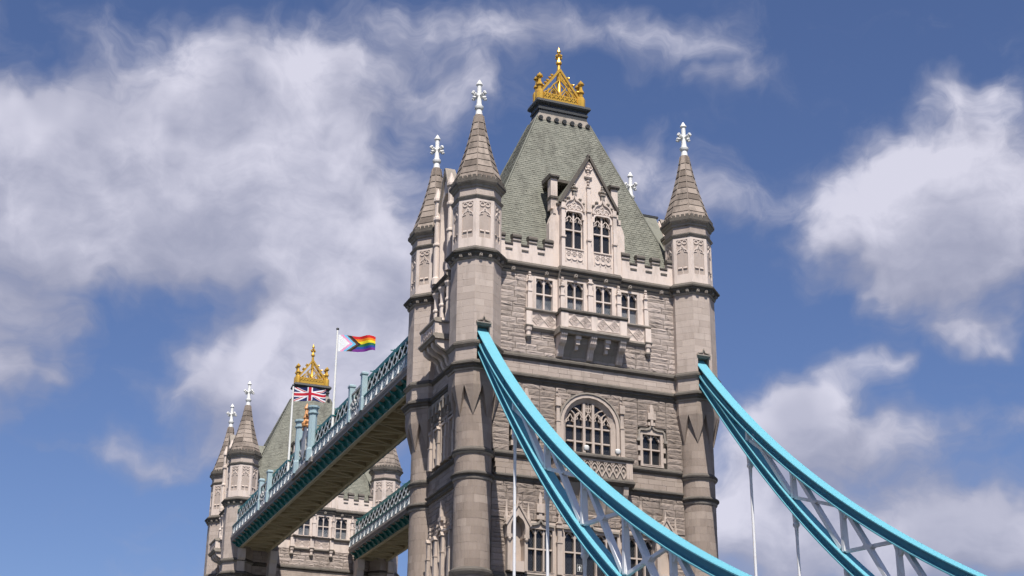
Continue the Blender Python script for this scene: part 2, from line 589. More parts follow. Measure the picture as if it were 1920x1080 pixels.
# ------------------------------------------------------------------ ground: the river and the road
mb = MB()
mb.add([(-6000, -6000, 0), (6000, -6000, 0), (6000, 6000, 0), (-6000, 6000, 0)], [(0, 1, 2, 3)])
mb.build('river', 'water', None, 'structure')
WF = Fr(0, 0, -PI / 2)
mb = MB()
mb.add([(x, y, z) for z in (14.85, 15.0) for x, y in ((-8.2, -150), (8.2, -150), (8.2, 160), (-8.2, 160))],
       [(0, 1, 2, 3), (4, 5, 6, 7), (0, 1, 5, 4), (1, 2, 6, 5), (2, 3, 7, 6), (3, 0, 4, 7)])
mb.build('road', 'road', None, 'structure')
mb = MB()
for x in (-8.6, 8.6):
    mb.bar((x, -150, 14.4), (x, 160, 14.4), .6, 1.5, (1, 0, 0))
for i in range(62):
    mb.bar((-8.3, -148 + i * 5, 14.3), (8.3, -148 + i * 5, 14.3), .4, .9, (0, 1, 0))
mb.build('road_girders', 'pale', None, 'structure')

S = 82.3
TW, TD = 9.268, 5.119        # turret centres
XW, YW = 9.55, 5.40          # wall faces
STONE_VARIANTS = []


def stone_variant(k):
    rnd = random.Random(100 + k)
    nu, nz = 5, 3
    vs, fs = [], []
    tilt = rnd.uniform(-.015, .03)
    for j in range(nz + 1):
        for i in range(nu + 1):
            u, z = -.5 + i / nu, -.5 + j / nz
            edge = i in (0, nu) or j in (0, nz)
            if edge:
                n = .022
                u *= rnd.uniform(.975, 1.0) if i in (0, nu) else 1
            else:
                n = rnd.uniform(.03, .08) + tilt * (j / nz - .5) * 2
                u += rnd.uniform(-.06, .06)
                z += rnd.uniform(-.1, .1)
            vs.append((u, -n, z))
    W1 = nu + 1
    for j in range(nz):
        for i in range(nu):
            a = j * W1 + i
            fs.append((a, a + 1, a + 1 + W1, a + W1))
    rim = [i for i in range(W1)] + [j * W1 + nu for j in range(1, nz + 1)] + [nz * W1 + i for i in range(nu - 1, -1, -1)] + [j * W1 for j in range(nz - 1, 0, -1)]
    b = len(vs)
    vs += [(vs[i][0], .12, vs[i][2]) for i in rim]
    for q in range(len(rim)):
        q2 = (q + 1) % len(rim)
        fs.append((rim[q], b + q, b + q2, rim[q2]))
    return vs, fs


STONE_GEO = [stone_variant(k) for k in range(14)]
STONE_MESH = [MB().add(v, f).mesh('stone', 'rubble') for v, f in STONE_GEO]


def courses(z0, z1, rnd):
    out, z = [], z0
    while z < z1 - .2:
        h = rnd.choice((.34, .40, .44, .50))
        if z + h > z1 - .25:
            h = z1 - z
        out.append((z, z + h))
        z += h
    return out


def rubble(rects, z0, z1, seed, clip=None):
    """stones (uc, zc, w, h) for one storey: common courses, cut to each rectangle"""
    rnd = random.Random(seed)
    res = []
    for ca, cb in courses(z0, z1, rnd):
        for (u0, u1, a, b) in rects:
            za, zb = max(ca, a), min(cb, b)
            if zb - za < .12:
                continue
            lo, hi = u0, u1
            if clip:
                segs = clip(lo, hi, za, zb)
            else:
                segs = [(lo, hi)]
            for lo, hi in segs:
                u = lo
                while u < hi - .15:
                    w = rnd.uniform(.85, 1.9)
                    if u + w > hi - .55:
                        w = hi - u
                    if w > 2.1:
                        w /= 2
                    res.append((u + w / 2, (za + zb) / 2, w - .03, zb - za - .03))
                    u += w
    return res


CAND = []       # single dressed blocks that may become objects: (score, parent key, name, MB)


def vis_score(p, n, area):
    d = CAM - Vector(p)
    l = d.length
    c = (d / l).dot(Vector(n))
    return area * c / l ** 2 * 1e4 if c > .08 else -1


# ------------------------------------------------------------------ windows
def window(fr, parent, u0, u1, z0, z1, n, lights, tiers, head='cusp', lower='glass', surround=.16, ext=None, label=None):
    """a mullioned window: frame (the part), with mullions, transoms, tracery heads and a pane for every light of every tier"""
    mb = MB()
    s = surround
    mb.box(fr, u0 - s, u0, z0 - s * .6, z1 + s, n - .45, n + .06, 0, .6)
    mb.box(fr, u1, u1 + s, z0 - s * .6, z1 + s, n - .45, n + .06, 0, .6)
    mb.box(fr, u0, u1, z1, z1 + s, n - .45, n + .055, 0, .6)
    mb.side(fr, u0, u1, [(n - .45, z0), (n - .28, z0), (n + .1, z0 - .12), (n + .1, z0 - s * .8), (n - .45, z0 - s * .8)], 0, .7)
    w = mb.build('window', 'dressed', parent)
    if label:
        w['label'] = label
    g = n - .3
    lw = (u1 - u0) / lights
    m = MB()
    zs = [z0] + list(tiers) + [z1]
    for i in range(1, lights):
        u = u0 + lw * i
        mm = MB().prism(fr, [(u - .055, z0), (u + .055, z0), (u + .055, z1), (u - .055, z1)], g - .08, n - .06, 0, .8)
        mm.build('mullion', 'dressed', w)
    for z in tiers:
        for i in range(lights):
            mm = MB().box(fr, u0 + lw * i + (.056 if i else 0), u0 + lw * (i + 1) - (.056 if i < lights - 1 else 0), z - .055, z + .055, g - .08, n - .09, 0, .8)
            mm.build('transom', 'dressed', w)
    for t in range(len(zs) - 1):
        for i in range(lights):
            pm = MB().add([fr.P(u0 + lw * i, zs[t], g), fr.P(u0 + lw * (i + 1), zs[t], g), fr.P(u0 + lw * (i + 1), zs[t + 1], g), fr.P(u0 + lw * i, zs[t + 1], g)], [(0, 1, 2, 3)])
            pm.build('pane', lower if t == 0 else 'glass', w)
    if head:
        tr = MB()
        for i in range(lights):
            c = u0 + lw * (i + .5)
            hw = lw / 2 - .03
            zt = z1 - lw * .62
            tr.strip(fr, [(c - hw, zt), (c - hw * .82, zt + lw * .28), (c - hw * .35, zt + lw * .5), (c, zt + lw * .62)], .07, g + .005, n - .1, 0, .8)
            tr.strip(fr, [(c + hw, zt), (c + hw * .82, zt + lw * .28), (c + hw * .35, zt + lw * .5), (c, zt + lw * .62)], .07, g + .005, n - .11, 0, .8)
            for sg in (-1, 1):
                tr.prism(fr, [(c + sg * hw * .95, zt + lw * .12), (c + sg * hw * .45, zt + lw * .22), (c + sg * hw * .75, zt + lw * .36)], g + .004, n - .14, 0, .8)
        tr.build('tracery', 'dressed', w)
    return w


def pinnacle(mb, fr, u, z0, z1, w, n0, n1, mi=0):
    """buttress shaft with offset, gablet and a pointed crocketed top"""
    h = z1 - z0
    a, b = z0 + h * .45, z0 + h * .74
    mb.box(fr, u - w / 2, u + w / 2, z0, a, n0, n1, mi, .7)
    mb.box(fr, u - w / 2 - .04, u + w / 2 + .04, a, a + .09, n0, n1 + .04, mi, .45)
    mb.box(fr, u - w * .4, u + w * .4, a + .09, b, n0, n1 - .04, mi, .7)
    mb.prism(fr, [(u - w * .62, b - .02), (u + w * .62, b - .02), (u, b + w * .75)], n0, n1 + .05, mi, .5)
    m = (n0 + n1) / 2 + .02
    vs = [fr.P(u + a_ * w * .3, b + .1, m + b_ * w * .3) for a_, b_ in ((-1, -1), (1, -1), (1, 1), (-1, 1))] + [fr.P(u, z1 - .08, m)]
    mb.add(vs, [(0, 1, 4), (1, 2, 4), (2, 3, 4), (3, 0, 4)], mi, .6)
    for q, zz in ((.9, .25), (.6, .5), (.4, .75)):
        z = b + .1 + (z1 - b) * zz
        for sg in (-1, 1):
            mb.box(fr, u + sg * w * .3 * q - .05, u + sg * w * .3 * q + .05, z - .05, z + .05, m - .05, m + .09, mi, .5)
    mb.box(fr, u - .07, u + .07, z1 - .14, z1, m - .07, m + .07, mi, .6)


CORN = [(-.4, 50.74), (.06, 50.74), (.14, 50.86), (.14, 50.98), (.30, 51.12), (.30, 51.22), (.44, 51.30), (.46, 51.42), (.12, 51.74), (-.4, 51.74)]
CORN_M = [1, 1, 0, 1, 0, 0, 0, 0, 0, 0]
BAND1 = [(-.4, 43.68), (.05, 43.68), (.20, 43.84), (.24, 43.84), (.24, 43.98), (.04, 44.20), (-.4, 44.20)]
BAND2 = [(-.4, 41.86), (.06, 41.86), (.10, 41.98), (.22, 42.10), (.22, 42.20), (.36, 42.30), (.36, 42.44), (.05, 42.66), (-.4, 42.66)]
BAND3 = [(-.4, 35.92), (.05, 35.92), (.18, 36.04), (.24, 36.14), (.24, 36.24), (.04, 36.44), (-.4, 36.44)]
BAND4 = [(-.4, 34.10), (.06, 34.10), (.14, 34.24), (.14, 34.34), (.30, 34.46), (.30, 34.56), (.04, 34.72), (-.4, 34.72)]
BAND5 = [(-.4, 26.85), (.05, 26.85), (.24, 27.05), (.24, 27.2), (.03, 27.4), (-.4, 27.4)]
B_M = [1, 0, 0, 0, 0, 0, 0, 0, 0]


# ------------------------------------------------------------------ turret
def turret(tower, T, cx, cy, slot, near, front_turret):
    """corner turret: round shaft, broached octagon, panelled drum, stone spire and white finial"""
    rnd = random.Random(int(cx * 10 + cy * 100) + 5000)
    ox, oy = T.x, T.y
    C = MB()
    C.ring(cx, cy, [(1.35, 12), (1.35, 41.0)], 28, 0, 0, .3, True)
    C.ring(cx, cy, [(1.77, 40.95), (1.77, 42.0)], 8, PI / 8, 0, .3)
    kf = 1 / math.cos(PI / 8)
    plan = [(1.77 * kf * math.cos(PI / 8 + k * PI / 4), 1.77 * kf * math.sin(PI / 8 + k * PI / 4)) for k in range(8)]
    if slot:                                  # the opening that the chain runs into
        plan = plan[:6] + [(-.5, -1.77), (-.5, -.3), (.5, -.3), (.5, -1.77)] + plan[6:]
    k = len(plan)
    C.add([(cx + x, cy + y, z) for z in (42.0, 45.45) for x, y in plan], [tuple(range(k))[::-1], tuple(range(k, 2 * k))] + [(i, (i + 1) % k, k + (i + 1) % k, k + i) for i in range(k)], 0, .3)
    C.ring(cx, cy, [(1.77, 45.45), (1.77, 51.2)], 8, PI / 8, 0, .3)
    C.ring(cx, cy, [(1.69, 51.2), (1.69, 57.0)], 8, PI / 8, 0, .55)
    t = C.build('turret', 'ashlar', tower)
    rest = MB()

    def put(vs, fs, tone, cen, nrm, area, name='ashlar_block'):
        b = MB().add(vs, fs, 0, tone)
        sc = vis_score((cen[0] + ox, cen[1] + oy, cen[2]), nrm, area) if near else -1
        if sc > 0:
            CAND.append((sc, t, name, b, rest if name == 'ashlar_block' else rest_s))
        else:
            (rest if name == 'ashlar_block' else rest_s).add(vs, fs, 0, tone)

    rest_s = MB()
    # round shaft blocks
    for za, zb, n in ((20, 26.85, 12), (27.4, 33.75, 11), (34.35, 35.7, 2), (36.15, 40.9, 8)):
        for c in range(n):
            z0, z1 = za + (zb - za) * c / n, za + (zb - za) * (c + 1) / n
            a = rnd.uniform(0, 40) + (20 if c % 2 else 0)
            e = a + 360
            while a < e - 4:
                w = min(rnd.choice((32, 40, 48, 56)), e - a)
                if e - a - w < 18:
                    w = e - a
                g = .2
                ks = 4
                r0, r1 = 1.335, 1.362 + rnd.uniform(-.006, .004)
                vs = []
                for r in (r0, r1):
                    for z in (z0 + .005, z1 - .005):
                        for i in range(ks + 1):
                            th = R(a + g + (w - 2 * g) * i / ks)
                            vs.append((cx + r * math.cos(th), cy + r * math.sin(th), z))
                q = ks + 1
                fs = []
                for i in range(ks):
                    fs += [(2 * q + i, 2 * q + i + 1, 3 * q + i + 1, 3 * q + i), (q + i, q + i + 1, 3 * q + i + 1, 3 * q + i)[::-1], (i, i + 1, 2 * q + i + 1, 2 * q + i)[::-1]]
                fs += [(0, q, 3 * q, 2 * q), (q - 1, 3 * q - 1, 4 * q - 1, 2 * q - 1)]
                am = R(a + w / 2)
                tone = min(1, max(0, rnd.gauss(.42, .13)))
                if rnd.random() < .05:
                    tone = .9
                put(vs, fs, tone, (cx + 1.36 * math.cos(am), cy + 1.36 * math.sin(am), (z0 + z1) / 2), (math.cos(am), math.sin(am), 0), R(w) * 1.36 * (z1 - z0))
                a += w
    # octagon blocks
    for za, zb, n in ((40.95, 41.86, 2), (42.6, 43.68, 2), (44.2, 50.74, 12)):
        for c in range(n):
            z0, z1 = za + (zb - za) * c / n + .005, za + (zb - za) * (c + 1) / n - .005
            for k in range(8):
                fr = Fr(cx, cy, k * PI / 4, 1.79)
                hw = .7414
                cut = rnd.choice((None, -.25, .2, .05)) if (c + k) % 2 else rnd.choice((.3, -.3, None))
                segs = [(-hw, hw)] if cut is None else [(-hw, cut - .007), (cut + .007, hw)]
                if slot and k == 6 and z0 < 45.4:
                    segs = [(-hw, -.5), (.5, hw)]
                for u0, u1 in segs:
                    b = MB().box(fr, u0, u1, z0, z1, -.08, rnd.uniform(-.006, .002))
                    p = fr.P((u0 + u1) / 2, (z0 + z1) / 2, 0)
                    put(b.v, b.f, min(1, max(0, rnd.gauss(.62, .12))), p, (fr.nx, fr.ny, 0), (u1 - u0) * (z1 - z0))
    # broaches: the octagon's corners run down to points on the round shaft
    br = MB()
    zt, zk, ztip = 40.97, 40.75, 38.55
    for k in range(8):
        a = PI / 8 + k * PI / 4
        v = (cx + 1.79 * kf * math.cos(a), cy + 1.79 * kf * math.sin(a))
        m0 = (cx + 1.79 * math.cos(a - PI / 8), cy + 1.79 * math.sin(a - PI / 8))
        m1 = (cx + 1.79 * math.cos(a + PI / 8), cy + 1.79 * math.sin(a + PI / 8))
        tip = (cx + 1.38 * math.cos(a), cy + 1.38 * math.sin(a), ztip)
        nn = 7
        rows = []
        for i in range(nn):
            s_ = i / (nn - 1)
            z = zk + (ztip - zk) * s_
            wdt = (1 - s_) ** .88
            rr = 1.79 + (1.40 - 1.79) * s_ ** 1.15
            vc = (cx + rr * (1 + (kf - 1) * (1 - s_)) * math.cos(a), cy + rr * (1 + (kf - 1) * (1 - s_)) * math.sin(a), z)
            l = (cx + rr * math.cos(a - PI / 8 * wdt), cy + rr * math.sin(a - PI / 8 * wdt), z)
            r = (cx + rr * math.cos(a + PI / 8 * wdt), cy + rr * math.sin(a + PI / 8 * wdt), z)
            li = (cx + 1.3 * math.cos(a - PI / 8 * wdt), cy + 1.3 * math.sin(a - PI / 8 * wdt), z)
            ri = (cx + 1.3 * math.cos(a + PI / 8 * wdt), cy + 1.3 * math.sin(a + PI / 8 * wdt), z)
            rows.append((li, l, vc, r, ri))
        vs = [p for row in rows for p in row]
        fs = [(i * 5 + j, i * 5 + j + 1, (i + 1) * 5 + j + 1, (i + 1) * 5 + j) for i in range(nn - 1) for j in range(4)]
        br.add(vs, fs, 0, .5)
        br.add([(m0[0], m0[1], zt), (v[0], v[1], zt), (m1[0], m1[1], zt), (m0[0], m0[1], zk), (v[0], v[1], zk), (m1[0], m1[1], zk)], [(0, 1, 4, 3), (1, 2, 5, 4)], 0, .5)
    br.build('broach', 'ashlar', t)

    def rim(name, prof, base, N, mats=('dark', 'trim')):
        p = [(base + n, z) for n, z in prof]
        mb = MB().ring(cx, cy, p, N, PI / 8 if N == 8 else 0, B_M if prof is not CORN else CORN_M, .5, N != 8)
        return mb.build(name, list(mats), t)

    rim('cornice', CORN[1:-1], 1.79, 8)
    rim('string_course', BAND1[1:-1], 1.79, 8)
    rim('string_course', BAND2[1:-1], 1.79, 8)
    rim('string_course', [(n * .95, z - .28) for n, z in BAND3[1:-1]], 1.36, 28, ('dark', 'trim'))
    rim('string_course', [(n * .9, z - .35) for n, z in BAND4[1:-1]], 1.36, 28, ('dark', 'trim'))
    rim('string_course', BAND5[1:-1], 1.36, 28, ('dark', 'trim'))
    # drum: blind tracery on every side
    for k in range(8):
        fr = Fr(cx, cy, k * PI / 4, 1.69)
        mb = MB()
        hw = .70
        for sg in (-1, 1):
            a_, b_ = sorted((sg * .46, sg * (hw + .03)))
            mb.box(fr, a_, b_, 51.7, 55.78, -.1, .07, 0, .55)
        mb.box(fr, -.46, .46, 51.7, 52.55, -.1, .065, 0, .6)
        mb.box(fr, -.46, .46, 55.58, 55.78, -.1, .065, 0, .6)
        mb.box(fr, -.035, .035, 52.55, 53.05, -.1, .06, 0, .6)
        for sg in (-1, 1):
            mb.strip(fr, arc(sg * .22, 55.36, .17, 0, 360, 10)[:-1], .06, -.02, .06, 0, .75, True)
            mb.strip(fr, [(sg * .44, 54.42), (sg * .40, 54.62), (sg * .16, 54.82), (0, 55.08)], .07, -.02, .062, 0, .75)
            mb.strip(fr, [(sg * .42, 54.48), (sg * .18, 54.52), (sg * .16, 54.72), (0, 54.9)], .045, -.02, .05, 0, .7)
            mb.side(fr, sg * .22 - .16, sg * .22 + .16, [(0, 53.02), (.09, 53.06), (.09, 53.12), (0, 53.2)], 0, .25)
        mb.build('drum_panel', 'dressed', t)
        mb = MB().box(Fr(cx, cy, k * PI / 4, 1.72), -.712, .712, 56.10, 56.78, -.1, 0, 0, rnd.uniform(.3, .8))
        mb.build('frieze_block', 'ashlar', t)
        # rosettes under the cornice
        if k in (4, 5, 6, 7) or not near:
            for u in (-.38, .38):
                f2 = Fr(cx, cy, k * PI / 4, 1.79)
                p = f2.P(u, 51.02, .20)
                rb = MB().box(f2, u - .13, u + .13, 50.88, 51.14, .1, .26, 0, .6)
                rb.strip(f2, arc(u, 51.01, .085, 0, 360, 8)[:-1], .05, .2, .31, 0, .8, True)
                rb.build('rosette', 'trim', t)
    st = [(1.70, 55.76), (1.80, 55.86), (1.90, 55.98), (1.90, 56.06), (1.76, 56.16), (1.70, 56.16)]
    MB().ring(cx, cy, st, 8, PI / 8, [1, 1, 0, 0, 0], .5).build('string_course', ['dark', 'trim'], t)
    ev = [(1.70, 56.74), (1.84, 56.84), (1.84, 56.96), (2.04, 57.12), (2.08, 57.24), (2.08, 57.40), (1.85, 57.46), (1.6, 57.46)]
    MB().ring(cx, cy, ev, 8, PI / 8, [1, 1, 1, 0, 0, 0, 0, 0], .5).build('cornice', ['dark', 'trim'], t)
    bt = MB()
    for k in range(8):
        fr = Fr(cx, cy, k * PI / 4, 1.98)
        for u in (-.58, -.2, .2, .58):
            bt.box(fr, u - .12, u + .12, 57.44, 57.76, -.14, .02, 0, rnd.uniform(.2, .7))
        bt.box(fr, -.8, .8, 57.42, 57.58, -.13, .0, 0, .4)
    bt.build('battlement', 'dark', t)
    # spire
    prof = [(1.86, 57.46), (1.66, 58.15), (1.47, 58.8), (1.29, 59.42), (1.12, 60.02), (.965, 60.62), (.82, 61.22), (.685, 61.84), (.555, 62.48), (.435, 63.15), (.31, 63.95)]
    sc = MB().ring(cx, cy, prof, 8, PI / 8, 0, .3)
    spo = sc.build('spire', 'spire', t)
    for j in range(len(prof) - 1):
        (r0, z0), (r1, z1) = prof[j], prof[j + 1]
        for k in range(8):
            fr = Fr(cx, cy, k * PI / 4)
            h0, h1 = r0 * math.tan(PI / 8) - .02, r1 * math.tan(PI / 8) - .02
            q = [(-h0, z0 + .015, r0 + .085), (h0, z0 + .015, r0 + .085), (h1, z1 + .03, r1 + .028), (-h1, z1 + .03, r1 + .028),
                 (-h0, z0 + .015, r0 - .05), (h0, z0 + .015, r0 - .05), (h1, z1 + .03, r1 - .05), (-h1, z1 + .03, r1 - .05)]
            vs = [fr.P(*p) for p in q]
            fs = [(0, 1, 2, 3), (0, 4, 5, 1), (1, 5, 6, 2), (2, 6, 7, 3), (3, 7, 4, 0)]
            put(vs, fs, min(1, max(0, rnd.gauss(.45, .36))), fr.P(0, (z0 + z1) / 2, (r0 + r1) / 2), (fr.nx, fr.ny, 0), (h0 + h1) * (z1 - z0), 'spire_slab')
    rb = MB()
    for k in range(8):
        a = PI / 8 + k * PI / 4
        for j in range(len(prof) - 1):
            (r0, z0), (r1, z1) = prof[j], prof[j + 1]
            rb.tube((cx + (r0 * kf + .03) * math.cos(a), cy + (r0 * kf + .03) * math.sin(a), z0), (cx + (r1 * kf + .03) * math.cos(a), cy + (r1 * kf + .03) * math.sin(a), z1), .05, .045, 5, 0, .6)
    rb.build('rib', 'spire', t)
    # finial
    fb = MB()
    fb.ring(cx, cy, [(.31, 63.9), (.24, 64.5), (.33, 64.55), (.38, 64.68), (.38, 64.78), (.25, 64.86), (.21, 65.1), (.19, 65.9), (.18, 66.72), (.27, 66.78), (.27, 66.86), (.2, 66.95), (.13, 67.1), (.03, 67.26)], 10, 0, 0, .5, True)
    for k in range(4):
        a = k * PI / 2 + PI / 8
        ca, sa = math.cos(a), math.sin(a)
        fb.tube((cx, cy, 65.62), (cx + .55 * ca, cy + .55 * sa, 65.80), .11, .09, 6)
        for dx, dz, r in ((.44, .0, .15), (.62, .10, .15), (.72, -.04, .13), (.58, -.13, .11), (.25, -.04, .15)):
            fb.ball((cx + dx * ca, cy + dx * sa, 65.8 + dz), r, 6, 0, .8)
    fb.build('finial', 'white', t)
    return t, rest, rest_s


# ------------------------------------------------------------------ tower
def tower(name, y0, label, near):
    T = empty(name, (0, y0, 0), label, 'bridge tower', 'bridge towers')
    tx = Vector((0, y0, 0))
    F = Fr(0, 0, -PI / 2, YW)
    Lf = Fr(0, 0, PI, XW)
    Bk = Fr(0, 0, PI / 2, YW)
    Rf = Fr(0, 0, 0, XW)
    # pier
    MB().add([(x * k_, y * k_, z) for z, k_ in ((-4, 1.06), (10.5, 1.0)) for x, y in ((-14, -10.5), (14, -10.5), (17.5, -4), (17.5, 4), (14, 10.5), (-14, 10.5), (-17.5, 4), (-17.5, -4))],
             [tuple(range(8))[::-1], tuple(range(8, 16))] + [(i, (i + 1) % 8, 8 + (i + 1) % 8, 8 + i) for i in range(8)], 0, .5).build('pier', 'rubble_j', T)
    wall = MB().box(F, -9.2, 9.2, 10.5, 52, -10.4, -.45, 0, .4).build('wall', 'mortar', T)
    # ---- the front: rough stone by storeys, around the openings
    rnd = random.Random(11 + int(y0))
    W = -9
    sa = [(-7.75, -5.22, 44.2, 50.74), (5.22, 7.75, 44.2, 50.74), (-5.22, 5.22, 44.2, 46.35)]

    def arch_clip(lo, hi, za, zb):
        if lo > 2.8 or hi < -2.8 or abs(lo + hi) > .2:
            return [(lo, hi)]
        d = za - 39.1
        h = math.sqrt(max(0, 2.42 ** 2 - max(0, d) ** 2)) if d < 2.42 else 0
        if h < .1:
            return [(lo, hi)]
        return [s_ for s_ in ((lo, -h), (h, hi)) if s_[1] - s_[0] > .12]
    sb = [(-7.9, -6.55, 36.44, 41.86), (-4.1, -2.8, 36.44, 41.86), (2.8, 4.1, 36.44, 41.86), (6.55, 7.9, 36.44, 41.86), (-6.55, -4.1, 39.55, 41.86), (4.1, 6.55, 39.55, 41.86), (-2.8, 2.8, 39.1, 41.86)]
    sc = [(-7.9, 7.9, 31.3, 34.1), (-7.9, -6.75, 27.4, 31.3), (6.75, 7.9, 27.4, 31.3)]
    sd_ = [(-7.9, 7.9, 16.0, 26.85)]
    back = MB()
    for rects in (sa, sb, sc, sd_):
        for (u0, u1, a, b) in rects:
            if (u0, a) == (-2.8, 39.1):
                for sg in (-1, 1):      # mortar behind the arch spandrels
                    q = [(sg * 2.8, 39.1)] + [(sg * 2.4 * math.cos(R(x_)), 39.1 + 2.4 * math.sin(R(x_))) for x_ in range(0, 91, 15)] + [(0, 41.86), (sg * 2.8, 41.86)]
                    back.prism(F, q, -.45, -.03, 0, .4)
            else:
                back.box(F, u0, u1, a, b, -.45, -.03, 0, .4)
    back.build('backing', 'mortar', T)
    stones = rubble(sa, 44.2, 50.74, 3 + W) + rubble(sb, 36.44, 41.86, 5, arch_clip) + rubble(sc, 27.4, 34.1, 8)
    low = rubble(sd_, 16.0, 26.85, 9)
    joined = MB()
    singles = 0
    for (u, z, w, h) in stones + low:
        k = rnd.randrange(len(STONE_MESH))
        flip = rnd.choice((1, -1))
        if near and z > 27 and singles < 300:
            o = link('stone', STONE_MESH[k], wall)
            o.location = F.P(u, z, 0)
            o.scale = (w * flip, rnd.uniform(.75, 1.1), h)
            singles += 1
        else:
            gv, gf = STONE_GEO[k]
            joined.add([F.P(u + x * w * flip, z + zz * h, -y) for x, y, zz in gv], gf, 0, rnd.random())
    joined.build('rough_stones', 'rubble_j', wall, 'stuff')
    # smooth friezes
    rest_f = MB()
    for za, zb, n in ((42.64, 43.70, 3), (34.70, 35.94, 3)):
        for c in range(n):
            z0, z1 = za + (zb - za) * c / n + .008, za + (zb - za) * (c + 1) / n - .008
            u = -7.9 + rnd.uniform(0, .4)
            while u < 7.75:
                w = min(rnd.uniform(.7, 1.3), 7.85 - u)
                b = MB().box(F, u + .008, u + w - .008, z0, z1, -.45, rnd.uniform(-.004, .012))
                p = F.P(u + w / 2, z0, 0)
                CAND.append((vis_score((p[0], p[1] + y0, z0), (0, -1, 0), w * (z1 - z0)) if near else -1, wall, 'ashlar_block', MB().add(b.v, b.f, 0, min(1, max(0, rnd.gauss(.6, .2)))), rest_f))
                u += w
    # left flank and the unseen sides
    for fr, hw in ((Lf, 3.9), (Rf, 3.9), (Bk, 7.9)):
        bk = MB().box(fr, -hw, hw, 10.5, 51, -.45, -.03, 0, .4)
        bk.build('backing', 'mortar', T)
        js = MB()
        if fr is Lf:
            rr = rubble([(-hw, hw, 27.4, 34.1)], 27.4, 34.1, 21) + rubble([(-hw, hw, 36.44, 41.86)], 36.44, 41.86, 22) + rubble([(-hw, hw, 44.2, 50.74)], 44.2, 50.74, 23) + rubble([(-hw, hw, 16, 26.85)], 16, 26.85, 24)
        else:
            rr = rubble([(-hw, hw, 20, 50.74)], 20, 50.74, 25)
        for (u, z, w, h) in rr:
            gv, gf = STONE_GEO[rnd.randrange(len(STONE_MESH))]
            js.add([fr.P(u + x * w, z + zz * h, -y * .8) for x, y, zz in gv], gf, 0, rnd.random())
        js.build('rough_stones', 'rubble_j', wall, 'stuff')
        for za, zb in ((42.64, 43.70), (34.70, 35.94)):
            fz = MB()
            for c in range(3):
                u = -hw
                while u < hw - .1:
                    w = min(rnd.uniform(.7, 1.3), hw - u)
                    fz.box(fr, u + .008, u + w - .008, za + (zb - za) * c / 3 + .008, za + (zb - za) * (c + 1) / 3 - .008, -.45, .1, 0, rnd.random())
                    u += w
            fz.build('frieze', 'ashlar', wall, 'stuff')
    # ---- string courses and cornice on all sides
    for fr, hw in ((F, 7.75), (Lf, 3.6), (Rf, 3.6), (Bk, 7.75)):
        bay = 2.62 if fr in (F, Bk) else 1.75
        off = 0.0 if fr in (F, Bk) else .1
        for prof, nm, mm in ((CORN, 'cornice', CORN_M), (BAND1, 'string_course', B_M), (BAND2, 'string_course', B_M), (BAND3, 'string_course', B_M), (BAND4, 'string_course', B_M), (BAND5, 'string_course', B_M)):
            segs = [(-hw, hw, 0)]
            if nm == 'cornice':
                segs = [(-hw, -bay, 0), (-bay, bay, .42), (bay, hw, 0)]
            if prof is BAND3 and fr is F:
                segs = [(-hw, -3.02, 0), (3.02, hw, 0)]
            if prof is BAND4 and fr is F:
                segs = [(-hw, -3.02, 0), (3.02, hw, 0)]
            for a, b, dn in segs:
                pr = [(n + dn + off if n > -.3 else n, z) for n, z in prof]
                MB().side(fr, a, b, pr, mm, .5).build(nm, ['dark', 'trim'], T)
        for u in ((-6.4, -3.6, 3.6, 6.4) if fr in (F, Bk) else (-2.6, 2.6)) + ((-1.3, 1.3) if fr is F else ()):
            dn = (.42 if abs(u) < bay else 0) + off
            rb = MB().box(fr, u - .15, u + .15, 50.84, 51.14, .08 + dn, .28 + dn, 0, .5)
            rb.strip(fr, arc(u, 50.99, .1, 0, 360, 8)[:-1], .06, .2 + dn, .34 + dn, 0, .8, True)
            rb.build('rosette', 'trim', T)
    # ---- turrets
    rests = []
    for sx_ in (-1, 1):
        for sy_ in (-1, 1):
            slot = near and sy_ < 0 or (not near and sy_ > 0 and False)
            rests.append(turret(T, tx, sx_ * TW, sy_ * TD, slot, near, sy_ < 0))
    # ---- parapet with battlements
    for fr, hw, bay in ((F, 7.75, 3.0), (Lf, 3.4, 2.1), (Rf, 3.4, 2.1), (Bk, 7.75, 3.0)):
        for sg in (-1, 1):
            a, b = sorted((sg * bay, sg * hw))
            po = MB().box(fr, a, b, 51.7, 53.05, -.35, .1, 0, .7).build('parapet', 'dressed', T)
            n = 4 if hw > 5 else 1
            wv_ = (b - a) / (2 * n - 1 + .001)
            for i in range(2 * n - 1):
                u0, u1 = a + wv_ * i + .005, a + wv_ * (i + 1) - .005
                if i % 2 == 0:
                    mbm = MB().box(fr, u0, u1, 53.05, 53.72, -.33, .095, 0, .6)
                    mbm.build('merlon', 'dressed', po)
                    cp = MB().side(fr, u0 - .05, u1 + .05, [(-.38, 53.72), (.1, 53.6), (.2, 53.7), (.2, 53.84), (.05, 54.02), (-.38, 54.02)], 0, .5)
                    cp.box(fr, u0 - .02, u1 + .02, 53.36, 53.46, .0, .16, 0, .5)
                    cp.build('coping', 'dark', po)
                else:
                    cp = MB().side(fr, u0, u1, [(-.36, 53.05), (.09, 52.98), (.18, 53.06), (.18, 53.16), (-.36, 53.34)], 0, .5)
                    cp.box(fr, u0 + .05, u1 - .05, 52.58, 52.72, .05, .16, 0, .6)
                    cp.build('coping', 'dark', po)
